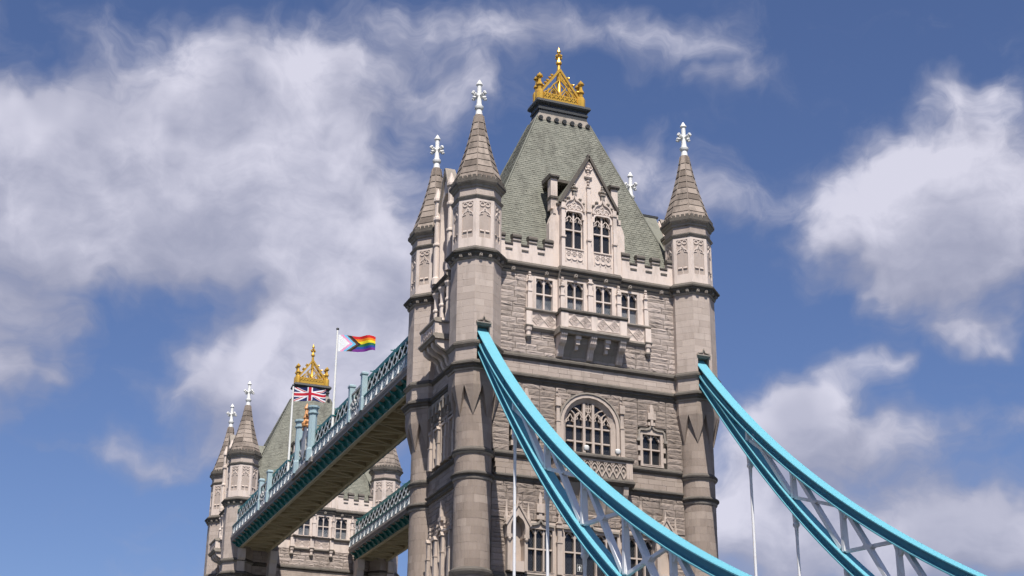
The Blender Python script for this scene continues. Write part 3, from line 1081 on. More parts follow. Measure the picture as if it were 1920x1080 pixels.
    # ---- windows of the top storey
    if near or True:
        row = [(-4.42, -3.02), (-1.95, -.55), (.50, 1.90), (2.90, 4.30)]
        sur = MB()
        sur.box(F, -5.22, 5.22, 46.3, 47.86, -.45, .02, 0, .6)
        for a, b, n in ((-5.22, -4.60, .05), (4.48, 5.22, .05), (-2.84, -2.62, .05), (2.62, 2.72, .05)):
            sur.box(F, a, b, 47.86, 50.74, -.45, n, 0, .7)
        sur.box(F, -2.62, -2.13, 47.86, 50.74, -.45, .42, 0, .7)
        sur.box(F, 2.08, 2.62, 47.86, 50.74, -.45, .42, 0, .7)
        sur.box(F, -.37, .32, 47.86, 50.74, -.45, .42, 0, .7)
        sur.box(F, -4.60, -2.84, 50.72, 50.80, -.45, .04, 0, .7)
        sur.box(F, 2.72, 4.48, 50.72, 50.80, -.45, .04, 0, .7)
        for a, b in ((-2.13, -.37), (.32, 2.08)):
            sur.box(F, a, b, 50.68, 50.80, -.45, .41, 0, .7)
        sur.build('window_surround', 'dressed', T)
        for i, (a, b) in enumerate(row):
            n = .02 if i in (0, 3) else .38
            window(F, T, a, b, 48.02, 50.52, n, 2, [49.3], 'cusp', 'blind', .17)
        for u, n, z1 in ((-5.02, .05, 50.95), (-2.42, .42, 50.75), (-.03, .42, 51.5), (2.42, .42, 50.75), (4.98, .05, 50.95)):
            pb = MB()
            pinnacle(pb, F, u, 47.9, z1, .34 if abs(u) > 1 else .42, n - .05, n + .24)
            pb.build('pinnacle', 'dressed', T)
    # ---- panels and balcony under them
    bal = MB()
    sill = [(0, 47.66), (.22, 47.66), (.34, 47.78), (.34, 47.88), (.05, 48.0), (0, 48.0)]
    foot = [(0, 46.14), (.1, 46.14), (.24, 46.3), (.28, 46.3), (.28, 46.42), (.12, 46.5), (0, 46.5)]
    bal.side(F, -5.35, -2.72 if near else 5.35, sill, 1, .5)
    if near:
        bal.side(F, 2.72, 5.35, sill, 1, .5)
        bal.side(F, -5.35, -2.72, foot, 1, .5)
        bal.side(F, 2.72, 5.35, foot, 1, .5)
    else:
        bal.side(F, -2.9, 2.9, foot, 1, .5)
    balc = bal.build('balcony', ['dressed', 'trim', 'dark'], T)

    def xpanel(fr, u0, u1, z0, z1, n, par, cells=2):
        """stone panel with crossing diagonal ribs and quatrefoils"""
        mb = MB().box(fr, u0, u1, z0, z1, n - .1, n, 0, .7)
        cw = (u1 - u0) / cells
        zm = (z0 + z1) / 2
        h = (z1 - z0) / 2 - .05
        for i in range(cells):
            c = u0 + cw * (i + .5)
            mb.strip(fr, [(c - cw / 2 + .02, zm), (c, zm + h), (c + cw / 2 - .02, zm), (c, zm - h)], .08, n, n + .07, 0, .9, True)
            for q in range(4):
                mb.strip(fr, arc(c + .15 * math.cos(q * PI / 2), zm + .15 * math.sin(q * PI / 2), .13, 0, 360, 8)[:-1], .05, n, n + .055, 0, .8, True)
        mb.strip(fr, [(u0 + .03, z0 + .03), (u1 - .03, z0 + .03), (u1 - .03, z1 - .03), (u0 + .03, z1 - .03)], .06, n, n + .06, 0, .8, True)
        return mb.build('carved_panel', 'dressed', par)

    def pendant(fr, u, par, z=46.5, n=.0):
        mb = MB().box(fr, u - .24, u + .24, z, z + 1.12, n - .1, n + .34, 0, .8)
        mb.side(fr, u - .3, u + .3, [(n - .1, z - .22), (n + .3, z - .22), (n + .42, z - .06), (n + .42, z), (n - .1, z)], 1, .5)
        c = fr.P(u, 0, n + .14)
        mb.ring(c[0], c[1], [(.02, z - 1.28), (.12, z - 1.14), (.24, z - .95), (.24, z - .82), (.17, z - .78), (.17, z - .5), (.24, z - .42), (.27, z - .2)], 8, 0, [1, 1, 1, 0, 0, 0, 0, 0], .5)
        return mb.build('pendant', ['dressed', 'trim'], par)
    if near:
        for a, b in ((-4.8, -2.78), (2.78, 4.8)):
            xpanel(F, a, b, 46.5, 47.66, .10, balc)
        pendant(F, -5.08, balc)
        pendant(F, 5.08, balc)
        N0 = 1.16
        MB().side(F, -2.86, 2.86, [(0, 47.6), (N0 + .02, 47.6), (N0 + .14, 47.72), (N0 + .14, 47.84), (N0 - .02, 47.96), (N0 - .5, 47.96), (N0 - .5, 47.8), (0, 47.8)], 0, .5).build('coping', 'dark', balc)
        MB().side(F, -2.95, 2.95, [(0, 45.96), (N0, 45.92), (N0 + .08, 46.08), (N0 + .22, 46.16), (N0 + .22, 46.3), (N0 + .04, 46.42), (0, 46.42)], 0, .5).build('floor_moulding', 'trim', balc)
        MB().box(F, -2.7, 2.7, 46.42, 47.62, N0 - .2, N0 - .06, 0, .6).build('balustrade', 'dressed', balc)
        for u in (-2.5, 0, 2.5):
            MB().box(F, u - .30 if abs(u) > 1 else u - .24, u + .30 if abs(u) > 1 else u + .24, 46.42, 47.62, N0 - .3, N0 + .03, 0, .8).build('pier', 'dressed', balc)
        for a, b in ((-2.2, -.24), (.24, 2.2)):
            xpanel(F, a, b, 46.5, 47.56, N0 - .05, balc)
        for sg in (-1, 1):
            a, b = sorted((sg * 2.5, sg * 2.72))
            MB().box(F, a, b, 46.42, 47.62, 0, N0 - .3, 0, .7).build('balustrade', 'dressed', balc)
        for u in (-2.5, 0, 2.5):        # scrolled brackets
            pr = [(0, 44.26), (.18, 44.3), (.3, 44.5), (.36, 44.8), (.5, 45.05), (.78, 45.2), (.95, 45.42), (1.0, 45.7), (1.12, 45.8), (1.12, 45.95), (0, 45.95)]
            cb = MB().side(F, u - .26, u + .26, pr, 0, .7)
            for d in (-.17, 0, .17):
                cb.side(F, u + d - .045, u + d + .045, [(n + .05, z) for n, z in pr], 0, .8)
            cb.build('bracket', 'dressed', balc)
        for u in (-1.25, 1.25):
            cb = MB().box(F, u - .22, u + .22, 45.62, 45.95, .3, 1.0, 0, .7)
            cb.box(F, u - .16, u + .16, 45.25, 45.62, .3, .85, 0, .6)
            cb.box(F, u - .12, u + .12, 44.9, 45.25, .1, .6, 0, .6)
            cb.build('bracket', 'dressed', balc)
        MB().side(F, -2.6, 2.6, [(0, 44.3), (.1, 44.5), (.25, 44.9), (.55, 45.4), (.7, 45.9), (0, 45.9)], 0, .3).build('cove', 'trim', balc)
    else:
        for a, b in ((-2.35, -.3), (.1, 2.1)):
            xpanel(F, a, b, 46.5, 47.66, .10, balc)
        for u in (-2.6, -.1, 2.4):
            pendant(F, u, balc)
    # ---- dormer on the front (and the plain one behind)
    dormer(T, F, 2.45, near)
    dormer(T, Bk, 2.45, False)
    side_dormer(T, Lf)
    side_dormer(T, Rf, 60.2)
    # ---- great window, small windows, middle balcony
    great_window(T, F)
    for c in (-5.25, 5.22):
        w = window(F, T, c - .76, c + .76, 36.68, 39.0, .03, 2, [37.85], 'cusp', 'glass', .2)
        hb = MB()
        hb.strip(F, [(c - 1.12, 38.55), (c - 1.08, 39.2), (c - .95, 39.35), (c - .5, 39.36), (c - .2, 39.46), (c, 39.72), (c + .2, 39.46), (c + .5, 39.36), (c + .95, 39.35), (c + 1.08, 39.2), (c + 1.12, 38.55)], .15, -.1, .2, 0, .4)
        hb.box(F, c - 1.3, c - 1.02, 38.4, 38.6, 0, .24, 0, .7)
        hb.box(F, c + 1.02, c + 1.3, 38.4, 38.6, 0, .24, 0, .7)
        hb.build('hood_mould', 'trim', w)
        qb = MB()
        for sg in (-1, 1):
            for i in range(7):
                e = 1.18 if i % 2 else .98
                a, b = sorted((c + sg * .94, c + sg * e))
                qb.box(F, a, b, 36.46 + i * .4, 36.86 + i * .4 - .02, -.45, .12 - .004 * i, 0, .6 + .05 * (i % 3))
        qb.box(F, c - .96, c + .96, 36.45, 36.62, -.45, .13, 0, .8)
        qb.prism(F, [(c - .95, 39.14), (c + .95, 39.14), (c + .95, 39.36), (c + .25, 39.44), (c, 39.66), (c - .25, 39.44), (c - .95, 39.36)], -.45, .06, 0, .7)
        qb.build('quoins', 'dressed', w)
        fb = MB()
        fb.box(F, c - .1, c + .1, 39.7, 40.2, 0, .26, 0, .8)
        fb.box(F, c - .34, c + .34, 40.18, 40.72, 0, .28, 0, .9)
        fb.box(F, c - .16, c + .16, 40.72, 41.1, 0, .26, 0, .7)
        fb.prism(F, [(c - .14, 41.1), (c + .14, 41.1), (c + .08, 41.4), (c - .08, 41.4)], 0, .22, 0, .8)
        fb.box(F, c - .3, c - .14, 39.72, 39.98, 0, .2, 0, .8)
        fb.box(F, c + .14, c + .3, 39.72, 39.98, 0, .2, 0, .8)
        fb.build('carved_finial', 'dressed', w)
    mid_balcony(T, F)
    lower_front(T, F)
    left_face(T, Lf)
    left_face(T, Rf)
    roof(T)
    return T, rests + [(wall, rest_f, None)]


def dormer(T, F, hw, full):
    n = .45
    zs, za = 57.35, 61.75
    body = MB()
    body.prism(F, [(-hw, 51.7), (hw, 51.7), (hw, zs), (0, za - .2), (-hw, zs)], -2.2, n - .34, 0, .7)
    d = body.build('dormer', 'dressed', T)
    # window openings are framed on the body
    fr = MB()
    for a, b in ((-hw, -2.12), (-.50, .36), (1.94, hw)):
        fr.box(F, a, b, 51.7, 57.0, n - .36, n, 0, .7)
    for a, b in ((-2.12, -.50), (.36, 1.94)):
        fr.box(F, a, b, 51.7, 53.38, n - .36, n - .01, 0, .65)
    fr.prism(F, [(-hw, 57.0), (hw, 57.0), (hw, zs), (0, za - .1), (-hw, zs)], n - .36, n - .004, 0, .65)
    fr.build('gable', 'dressed', d)
    for a, b in ((-2.05, -.6), (.45, 1.85)):
        c = (a + b) / 2
        window(F, d, a, b, 53.5, 56.5, n - .05, 2, [55.05], None, 'glass', .09) if False else None
        w2 = (b - a) / 2
        for i in range(2):
            for z0, z1 in ((53.45, 55.0), (55.0, 56.75)):
                MB().add([F.P(a + w2 * i, z0, n - .3), F.P(a + w2 * (i + 1), z0, n - .3), F.P(a + w2 * (i + 1), z1, n - .3), F.P(a + w2 * i, z1, n - .3)], [(0, 1, 2, 3)]).build('pane', 'glass', d)
        MB().box(F, c - .06, c + .06, 53.4, 56.6, n - .34, n - .1, 0, .8).build('mullion', 'dressed', d)
        MB().box(F, a, c - .06, 54.98, 55.09, n - .34, n - .13, 0, .8).build('transom', 'dressed', d)
        MB().box(F, c + .06, b, 54.98, 55.09, n - .34, n - .13, 0, .8).build('transom', 'dressed', d)
        tr = MB()
        for cc in (c - w2 / 2, c + w2 / 2):
            for sg in (-1, 1):
                tr.strip(F, [(cc + sg * w2 * .48, 55.65), (cc + sg * w2 * .4, 55.95), (cc, 56.25), (cc, 56.6)], .07, n - .3, n - .11, 0, .8)
                tr.strip(F, [(cc + sg * w2 * .42, 55.75), (cc + sg * w2 * .16, 55.82), (cc + sg * w2 * .2, 56.0)], .05, n - .3, n - .14, 0, .8)
        head = [(a - .06, 56.0)] + arc(a + .28, 56.32, .34, 180, 100, 4) + arc(b - .28, 56.32, .34, 80, 0, 4) + [(b + .06, 56.0)]
        tr.strip(F, head, .13, n - .3, n + .07, 0, .9)
        tr.prism(F, [(a - .05, 56.35), (a + .02, 56.35), (a + .3, 56.66), (b - .3, 56.66), (b - .02, 56.35), (b + .05, 56.35), (b + .05, 57.0), (a - .05, 57.0)], n - .34, n - .015, 0, .8)
        og = ogee(c, 56.7, (b - a) / 2 + .14, 1.45)
        tr.strip(F, og, .14, n - .2, n + .14, 0, .35)
        for q, (du, dz, r) in enumerate(((-.38, .28, .2), (.38, .28, .2), (0, .52, .2), (0, .2, .12), (-.62, .15, .1), (.62, .15, .1))):
            tr.strip(F, arc(c + du, 56.72 + dz, r, 0, 360, 10)[:-1], .07, n - .05, n + .06, 0, 1.0, True)
            for k in range(3):
                an = q + k * 2.1
                tr.box(F, c + du + r * .5 * math.cos(an) - .04, c + du + r * .5 * math.cos(an) + .04, 56.72 + dz + r * .5 * math.sin(an) - .04, 56.72 + dz + r * .5 * math.sin(an) + .04, n - .05, n + .05, 0, 1.0)
        tr.build('tracery', 'dressed', d)
        fi = MB()
        z0 = 58.15
        fi.box(F, c - .1, c + .1, z0 - .1, z0 + .25, n - .05, n + .16, 0, .7)
        fi.box(F, c - .2, c + .2, z0 + .25, z0 + .36, n - .05, n + .24, 0, .4)
        for du, dz, r in ((-.22, .56, .13), (.22, .56, .13), (0, .62, .17), (0, .86, .13), (0, 1.06, .1)):
            fi.ball(F.P(c + du, z0 + dz, n + .08), r, 6, 0, .85)
        fi.build('carved_finial', 'trim', d)
        for du, dz, r in ((-.5, -.42, .17), (.5, -.42, .17), (-.8, -.75, .14), (.8, -.75, .14)):
            MB().ball(F.P(c + du, z0 + dz, n + .1), r, 6, 0, .85).build('crocket', 'trim', d)
        # tracery panel below the sill
        pn = MB()
        pn.side(F, a - .08, b + .08, [(n - .3, 53.3), (n + .1, 53.3), (n + .1, 53.4), (n - .25, 53.52), (n - .3, 53.52)], 0, .6)
        cw = (b - a) / 3
        for i in range(3):
            cc = a + cw * (i + .5)
            pn.strip(F, arc(cc, 52.92, cw * .42, 0, 180, 8), .06, n - .05, n + .06, 0, .9)
            pn.strip(F, arc(cc, 52.62, cw * .42, 180, 360, 8), .06, n - .05, n + .06, 0, .9)
            pn.strip(F, arc(cc, 52.9, cw * .2, 0, 360, 8)[:-1], .05, n - .05, n + .05, 0, .9, True)
        for i in range(4):
            pn.box(F, a + cw * i - .03, a + cw * i + .03, 52.25, 53.3, n - .05, n + .05, 0, .9)
        pn.build('carved_panel', 'dressed', d)
    # pilasters
    for u, zt in ((-2.32, 57.25), (-.07, 59.0), (2.2, 57.25)):
        pb = MB()
        pb.box(F, u - .15, u + .15, 51.7, zt, n - .1, n + .18, 0, .7)
        for z in (54.2, 56.7):
            pb.box(F, u - .21, u + .21, z, z + .16, n - .1, n + .26, 0, .3)
        if zt > 58:
            pb.box(F, u - .2, u + .2, zt - .12, zt, n - .1, n + .25, 0, .3)
            for dz, r in ((.25, .12), (.5, .14), (.85, .24), (1.1, .16), (1.35, .13), (1.6, .18), (1.8, .12)):
                pb.ball(F.P(u, zt + dz, n + .06), r, 6, 0, .8)
            for sg in (-1, 1):
                pb.ball(F.P(u + sg * .24, zt + .9, n + .08), .13, 6)
                pb.ball(F.P(u + sg * .18, zt + 1.55, n + .08), .1, 6)
        pb.build('pilaster', 'dressed', d)
    # gable coping
    cp = MB()
    cp.strip(F, [(-hw - .12, zs - .15), (0, za)], .2, n - .5, n + .2, 0, .5)
    cp.strip(F, [(hw + .12, zs - .15), (0, za)], .2, n - .5, n + .2, 0, .5)
    cp.box(F, -.1, .1, za - .05, za + .2, n - .2, n + .1, 0, .6)
    cp.build('coping', 'dark', d)
    tf = MB()
    for du, dz, r in ((0, -.75, .2), (-.16, -.98, .16), (.16, -.98, .16)):
        tf.strip(F, arc(du, za + dz, r, 0, 360, 8)[:-1], .06, n - .05, n + .07, 0, .8, True)
    tf.build('trefoil', 'dressed', d)
    # shoulders: buttress slopes, piers with caps and lead roof behind
    for sg in (-1, 1):
        sh = MB()
        q = [(sg * hw, 51.7), (sg * (hw + .85), 51.7), (sg * (hw + .85), 55.5), (sg * (hw + .72), 55.95), (sg * (hw + .42), 56.6), (sg * hw, 57.3)]
        sh.prism(F, q, -.5, .05, 0, .6)
        sh.box(F, min(sg * (hw + .28), sg * (hw + .52)), max(sg * (hw + .28), sg * (hw + .52)), 56.35, 56.75, -.45, .12, 0, .2)
        a, b = sorted((sg * (hw - .05), sg * (hw + .52)))
        sh.box(F, a, b, 57.0, 59.7, -1.0, -.35, 0, .5)
        sh.box(F, a - .07, b + .07, 57.9, 58.1, -1.1, -.25, 1, .5)
        sh.build('shoulder', ['dressed', 'dark'], d)
        cb = MB().side(F, a - .12, b + .12, [(-2.0, 59.7), (-.22, 59.7), (-.14, 59.8), (-.14, 59.95), (-.4, 60.1), (-2.0, 60.1)], 0, .5)
        a2, b2 = sorted((sg * .4, sg * (hw + .3)))
        cb.box(F, a2, b2, 59.75, 59.98, -2.6, -.9, 0, .5)
        cb.build('cap', 'dark', d)
        ga = MB()
        ga.ball(F.P(sg * (hw + .12), 57.2, .3), .14, 6)
        ga.tube(F.P(sg * (hw + .1), 57.2, .1), F.P(sg * (hw + .16), 57.1, .5), .1, .05, 6)
        ga.build('gargoyle', 'trim', d)
    rf = MB()
    rf.prism(F, [(-hw - .1, zs + .1), (0, za - .05), (hw + .1, zs + .1)], -5.2, -.06, 0, .4)
    rf.build('dormer_roof', 'slate', d)
    wl = MB()
    for sg in (-1, 1):
        a, b = sorted((sg * (hw - .3), sg * (hw + .02)))
        wl.box(F, a, b, 51.7, zs + .1, -4.2, -.1, 0, .5)
    wl.build('cheek', 'lead', d)


def side_dormer(T, F, za=61.3):
    """the narrower gable on the flank, with a tall recessed arch between columns"""
    hw, n, zs = 1.75, .55, 57.4 if za > 61 else 56.4
    d = MB().prism(F, [(-hw, 51.7), (hw, 51.7), (hw, zs), (0, za - .2), (-hw, zs)], -.9, n - .75, 0, .5).build('dormer', 'dressed', T)
    g = MB()
    for sg in (-1, 1):
        q = [(sg * hw, 51.7), (sg * 1.15, 51.7), (sg * 1.15, 57.3)] + [(sg * 1.15 * math.cos(R(x)), 57.3 + 1.9 * math.sin(R(x))) for x in (15, 35, 55, 75, 90)] + [(0, za), (sg * hw, zs)]
        g.prism(F, q, n - .8, n, 0, .7)
    g.build('gable', 'dressed', d)
    for c in (-.55, .55):
        for z0, z1 in ((53.3, 55.1), (55.1, 56.9)):
            MB().add([F.P(c - .5, z0, n - .72), F.P(c + .5, z0, n - .72), F.P(c + .5, z1, n - .72), F.P(c - .5, z1, n - .72)], [(0, 1, 2, 3)]).build('pane', 'glass', d)
    fm = MB()
    for u in (-1.08, 0, 1.08):
        fm.box(F, u - .09, u + .09, 51.7, 57.4, n - .78, n - .5, 0, .8)
    for z in (52.0, 53.2, 55.1, 56.9):
        fm.box(F, -1.0, 1.0, z - .08, z + .08, n - .78, n - .52, 0, .8)
    fm.build('mullion', 'dressed', d)
    for u in (-1.62, 1.62):
        pb = MB()
        c = F.P(u, 0, n + .14)
        pb.ring(c[0], c[1], [(.3, 51.7), (.3, 52.2), (.22, 52.35), (.22, 55.0), (.3, 55.1), (.3, 55.25), (.2, 55.35), (.2, 57.2), (.32, 57.4), (.32, 57.6), (.22, 57.7), (.22, za - 2.3), (.34, za - 2.2), (.34, za - 2.0), (.05, za - 1.0)], 8, 0, 0, .7)
        pb.build('column', 'dressed', d)
    cp = MB()
    for sg in (-1, 1):
        cp.strip(F, [(sg * (hw + .15), zs - .2), (0, za + .1)], .24, n - .7, n + .18, 0, .5)
    cp.build('coping', 'trim', d)
    for sg in (-1, 1):
        sh = MB()
        a, b = sorted((sg * hw, sg * (hw + .6)))
        sh.box(F, a, b, 51.7, 57.4, -.9, -.1, 0, .6)
        sh.box(F, a - .08, b + .08, 57.4, 57.65, -1.0, 0, 1, .5)
        sh.box(F, a - .08, b + .08, 55.6, 55.8, -1.0, 0, 1, .5)
        sh.build('shoulder', ['dressed', 'dark'], d)
    rf = MB().prism(F, [(-4.3, 52.9), (0, 60.45), (4.3, 52.9)], -6.5, -.5, 0, .5)
    rf.build('dormer_roof', 'slate', d)
    rg = MB().box(F, -.1, .1, 60.36, 60.56, -2.6, -.3, 0, .5)
    rg.build('ridge', 'lead', d)


def great_window(T, F):
    hw, zs, z0 = 1.88, 39.1, 36.86
    ro = 2.46
    out = [(-ro, 36.46), (-ro, zs)] + [(ro * math.cos(R(a)), zs + ro * math.sin(R(a))) for a in range(165, 14, -15)] + [(ro, zs), (ro, 36.46)]
    inn = [(-hw, 36.46), (-hw, zs)] + [(hw * math.cos(R(a)), zs + hw * math.sin(R(a))) for a in range(165, 14, -15)] + [(hw, zs), (hw, 36.46)]
    mid = [((a[0] * .55 + b[0] * .45), (a[1] * .55 + b[1] * .45)) for a, b in zip(out, inn)]
    mb = MB()
    for A, B, n0, n1 in ((out, mid, .16, .16), (mid, inn, .02, -.22)):
        k = len(A)
        vs = [F.P(u, z, n0) for u, z in A] + [F.P(u, z, n1) for u, z in B]
        mb.add(vs, [(i, i + 1, k + i + 1, k + i) for i in range(k - 1)], 0, .7)
    k = len(mid)
    mb.add([F.P(u, z, .16) for u, z in mid] + [F.P(u, z, .02) for u, z in mid], [(i, i + 1, k + i + 1, k + i) for i in range(k - 1)], 0, .5)
    mb.add([F.P(u, z, .16) for u, z in out] + [F.P(u, z, -.45) for u, z in out], [(i, i + 1, k + i + 1, k + i) for i in range(k - 1)], 0, .6)
    mb.add([F.P(u, z, -.22) for u, z in inn] + [F.P(u, z, -.45) for u, z in inn], [(i, i + 1, k + i + 1, k + i) for i in range(k - 1)], 0, .6)
    w = mb.build('window', 'dressed', T)
    w['label'] = 'tall arched window with five lights and flowing tracery'
    hd = MB().strip(F, [(ro * 1.03 * math.cos(R(a)), zs + ro * 1.03 * math.sin(R(a))) for a in range(180, -1, -12)], .12, 0, .24, 0, .4)
    hd.build('hood_mould', 'trim', w)
    g = -.36
    us = [-hw + 2 * hw * i / 5 for i in range(6)]
    zt = [36.86, 37.85, 39.0, 39.85]
    for i in range(5):
        for t in range(2):
            MB().add([F.P(us[i], zt[t], g), F.P(us[i + 1], zt[t], g), F.P(us[i + 1], zt[t + 1], g), F.P(us[i], zt[t + 1], g)], [(0, 1, 2, 3)]).build('pane', 'glass', w)
        q = [(us[i], 39.0), (us[i + 1], 39.0)]
        for s_ in (1, .75, .5, .25, 0):
            u = us[i] + (us[i + 1] - us[i]) * s_
            q.append((u, zs + math.sqrt(max(0, (hw + .04) ** 2 - u * u))))
        MB().add([F.P(u, z, g) for u, z in q], [tuple(range(len(q)))]).build('pane', 'glass', w)
    for i in range(1, 5):
        u = us[i]
        wd = .07 if i in (1, 4) else .1
        top = zs + math.sqrt(hw * hw - u * u) if i in (2, 3) else 39.75
        MB().prism(F, [(u - wd, 36.8), (u + wd, 36.8), (u + wd, top), (u - wd, top)], g - .05, -.1 if i in (2, 3) else -.14, 0, .8).build('mullion', 'dressed', w)
    for z in zt[1:3]:
        for i in range(5):
            MB().box(F, us[i] + .1, us[i + 1] - .1, z - .06, z + .06, g - .05, -.16, 0, .8).build('transom', 'dressed', w)
    tr = MB()
    for i in range(5):
        c = (us[i] + us[i + 1]) / 2
        h = .34
        zb = 39.25 if i in (0, 4) else 39.45
        for sg in (-1, 1):
            tr.strip(F, [(c + sg * h, zb), (c + sg * h * .9, zb + .25), (c + sg * h * .4, zb + .45), (c, zb + .72)], .075, g, -.15, 0, .8)
            tr.strip(F, [(c + sg * h * .9, zb + .1), (c + sg * h * .4, zb + .18), (c + sg * h * .5, zb + .36)], .055, g, -.18, 0, .8)
            tr.ball(F.P(c + sg * h * .4, zb + .17, -.2), .06, 5)
    for sg in (-1, 1):
        tr.strip(F, [(sg * .4, 39.7), (sg * .55, 40.1), (sg * .95, 40.42), (sg * 1.2, 40.5)], .08, g, -.14, 0, .8)
        tr.strip(F, [(sg * 1.1, 39.75), (sg * 1.2, 40.05), (sg * 1.45, 40.25)], .07, g, -.15, 0, .8)
        tr.strip(F, [(sg * 1.1, 39.75), (sg * .98, 40.0), (sg * .72, 40.2)], .07, g, -.155, 0, .8)
        tr.strip(F, [(sg * .02, 40.15), (sg * .18, 40.3), (sg * .18, 40.85)], .07, g, -.15, 0, .8)
    tr.box(F, -.05, .05, 40.1, 40.96, g, -.16, 0, .8)
    tr.box(F, -.32, .32, 40.5, 40.58, g, -.17, 0, .8)
    tr.build('tracery', 'dressed', w)
    for u in (-2.68, 2.66):
        pb = MB()
        pinnacle(pb, F, u, 36.9, 41.75, .32, -.3, .3)
        pb.box(F, u - .2, u + .2, 40.3, 40.95, 0, .36, 0, .75)
        pb.box(F, u - .26, u + .26, 36.62, 36.9, -.3, .36, 0, .7)
        pb.build('pinnacle', 'dressed', w)


def mid_balcony(T, F):
    N0 = .92
    b = MB().box(F, -2.95, 2.95, 34.72, 36.4, -.45, .3, 0, .5).build('balcony', 'trim', T)
    MB().side(F, -3.22, 3.22, [(0, 36.3), (N0 + .04, 36.3), (N0 + .16, 36.42), (N0 + .16, 36.54), (N0 - .05, 36.72), (0, 36.8)], 0, .5).build('coping', 'dark', b)
    MB().side(F, -3.24, 3.24, [(0, 34.42), (N0 - .1, 34.42), (N0 + .06, 34.56), (N0 + .18, 34.64), (N0 + .18, 34.78), (N0, 34.92), (0, 34.92)], 0, .5).build('floor_moulding', 'dark', b)
    MB().box(F, -2.9, 2.9, 34.92, 36.3, N0 - .26, N0 - .12, 0, .2).build('balustrade', 'trim', b)
    for u in (-2.86, 2.86):
        pb = MB().box(F, u - .26, u + .26, 34.92, 36.3, 0, N0 + .02, 0, .8)
        for d in (-.17, 0, .17):
            pb.box(F, u + d - .05, u + d + .05, 35.0, 36.15, N0, N0 + .06, 0, .9)
        pb.build('pier', 'dressed', b)
    cp = MB()
    for i in range(9):            # flowing tracery
        c = -2.4 + i * .6
        for sg in (-1, 1):
            cp.strip(F, [(c, 34.98), (c + sg * .12, 35.25), (c + sg * .27, 35.5), (c + sg * .2, 35.8), (c, 36.02)], .07, N0 - .12, N0 - .02, 0, .8)
            cp.strip(F, [(c + sg * .27, 35.5), (c + sg * .3, 35.85), (c + sg * .14, 36.2)], .06, N0 - .12, N0 - .03, 0, .8)
        cp.ball(F.P(c, 35.6, N0 - .08), .09, 6, 0, 1.2)
        cp.ball(F.P(c + .3, 36.12, N0 - .08), .08, 6)
    cp.box(F, -2.6, 2.6, 36.16, 36.3, N0 - .12, N0 - .01, 0, .6)
    cp.build('carved_panel', 'dressed', b)
    MB().side(F, -2.7, 2.7, [(0, 32.3), (.12, 32.6), (.3, 33.3), (.55, 33.9), (.75, 34.42), (0, 34.42)], 0, .3).build('cove', 'trim', b)
    for u in (-2.6, -.9, .9, 2.6):
        cb = MB().side(F, u - .2, u + .2, [(0, 31.9), (.2, 32.1), (.32, 32.7), (.55, 33.3), (.78, 33.8), (.86, 34.42), (0, 34.42)], 0, .6)
        cb.build('bracket', 'dressed', b)
    return b


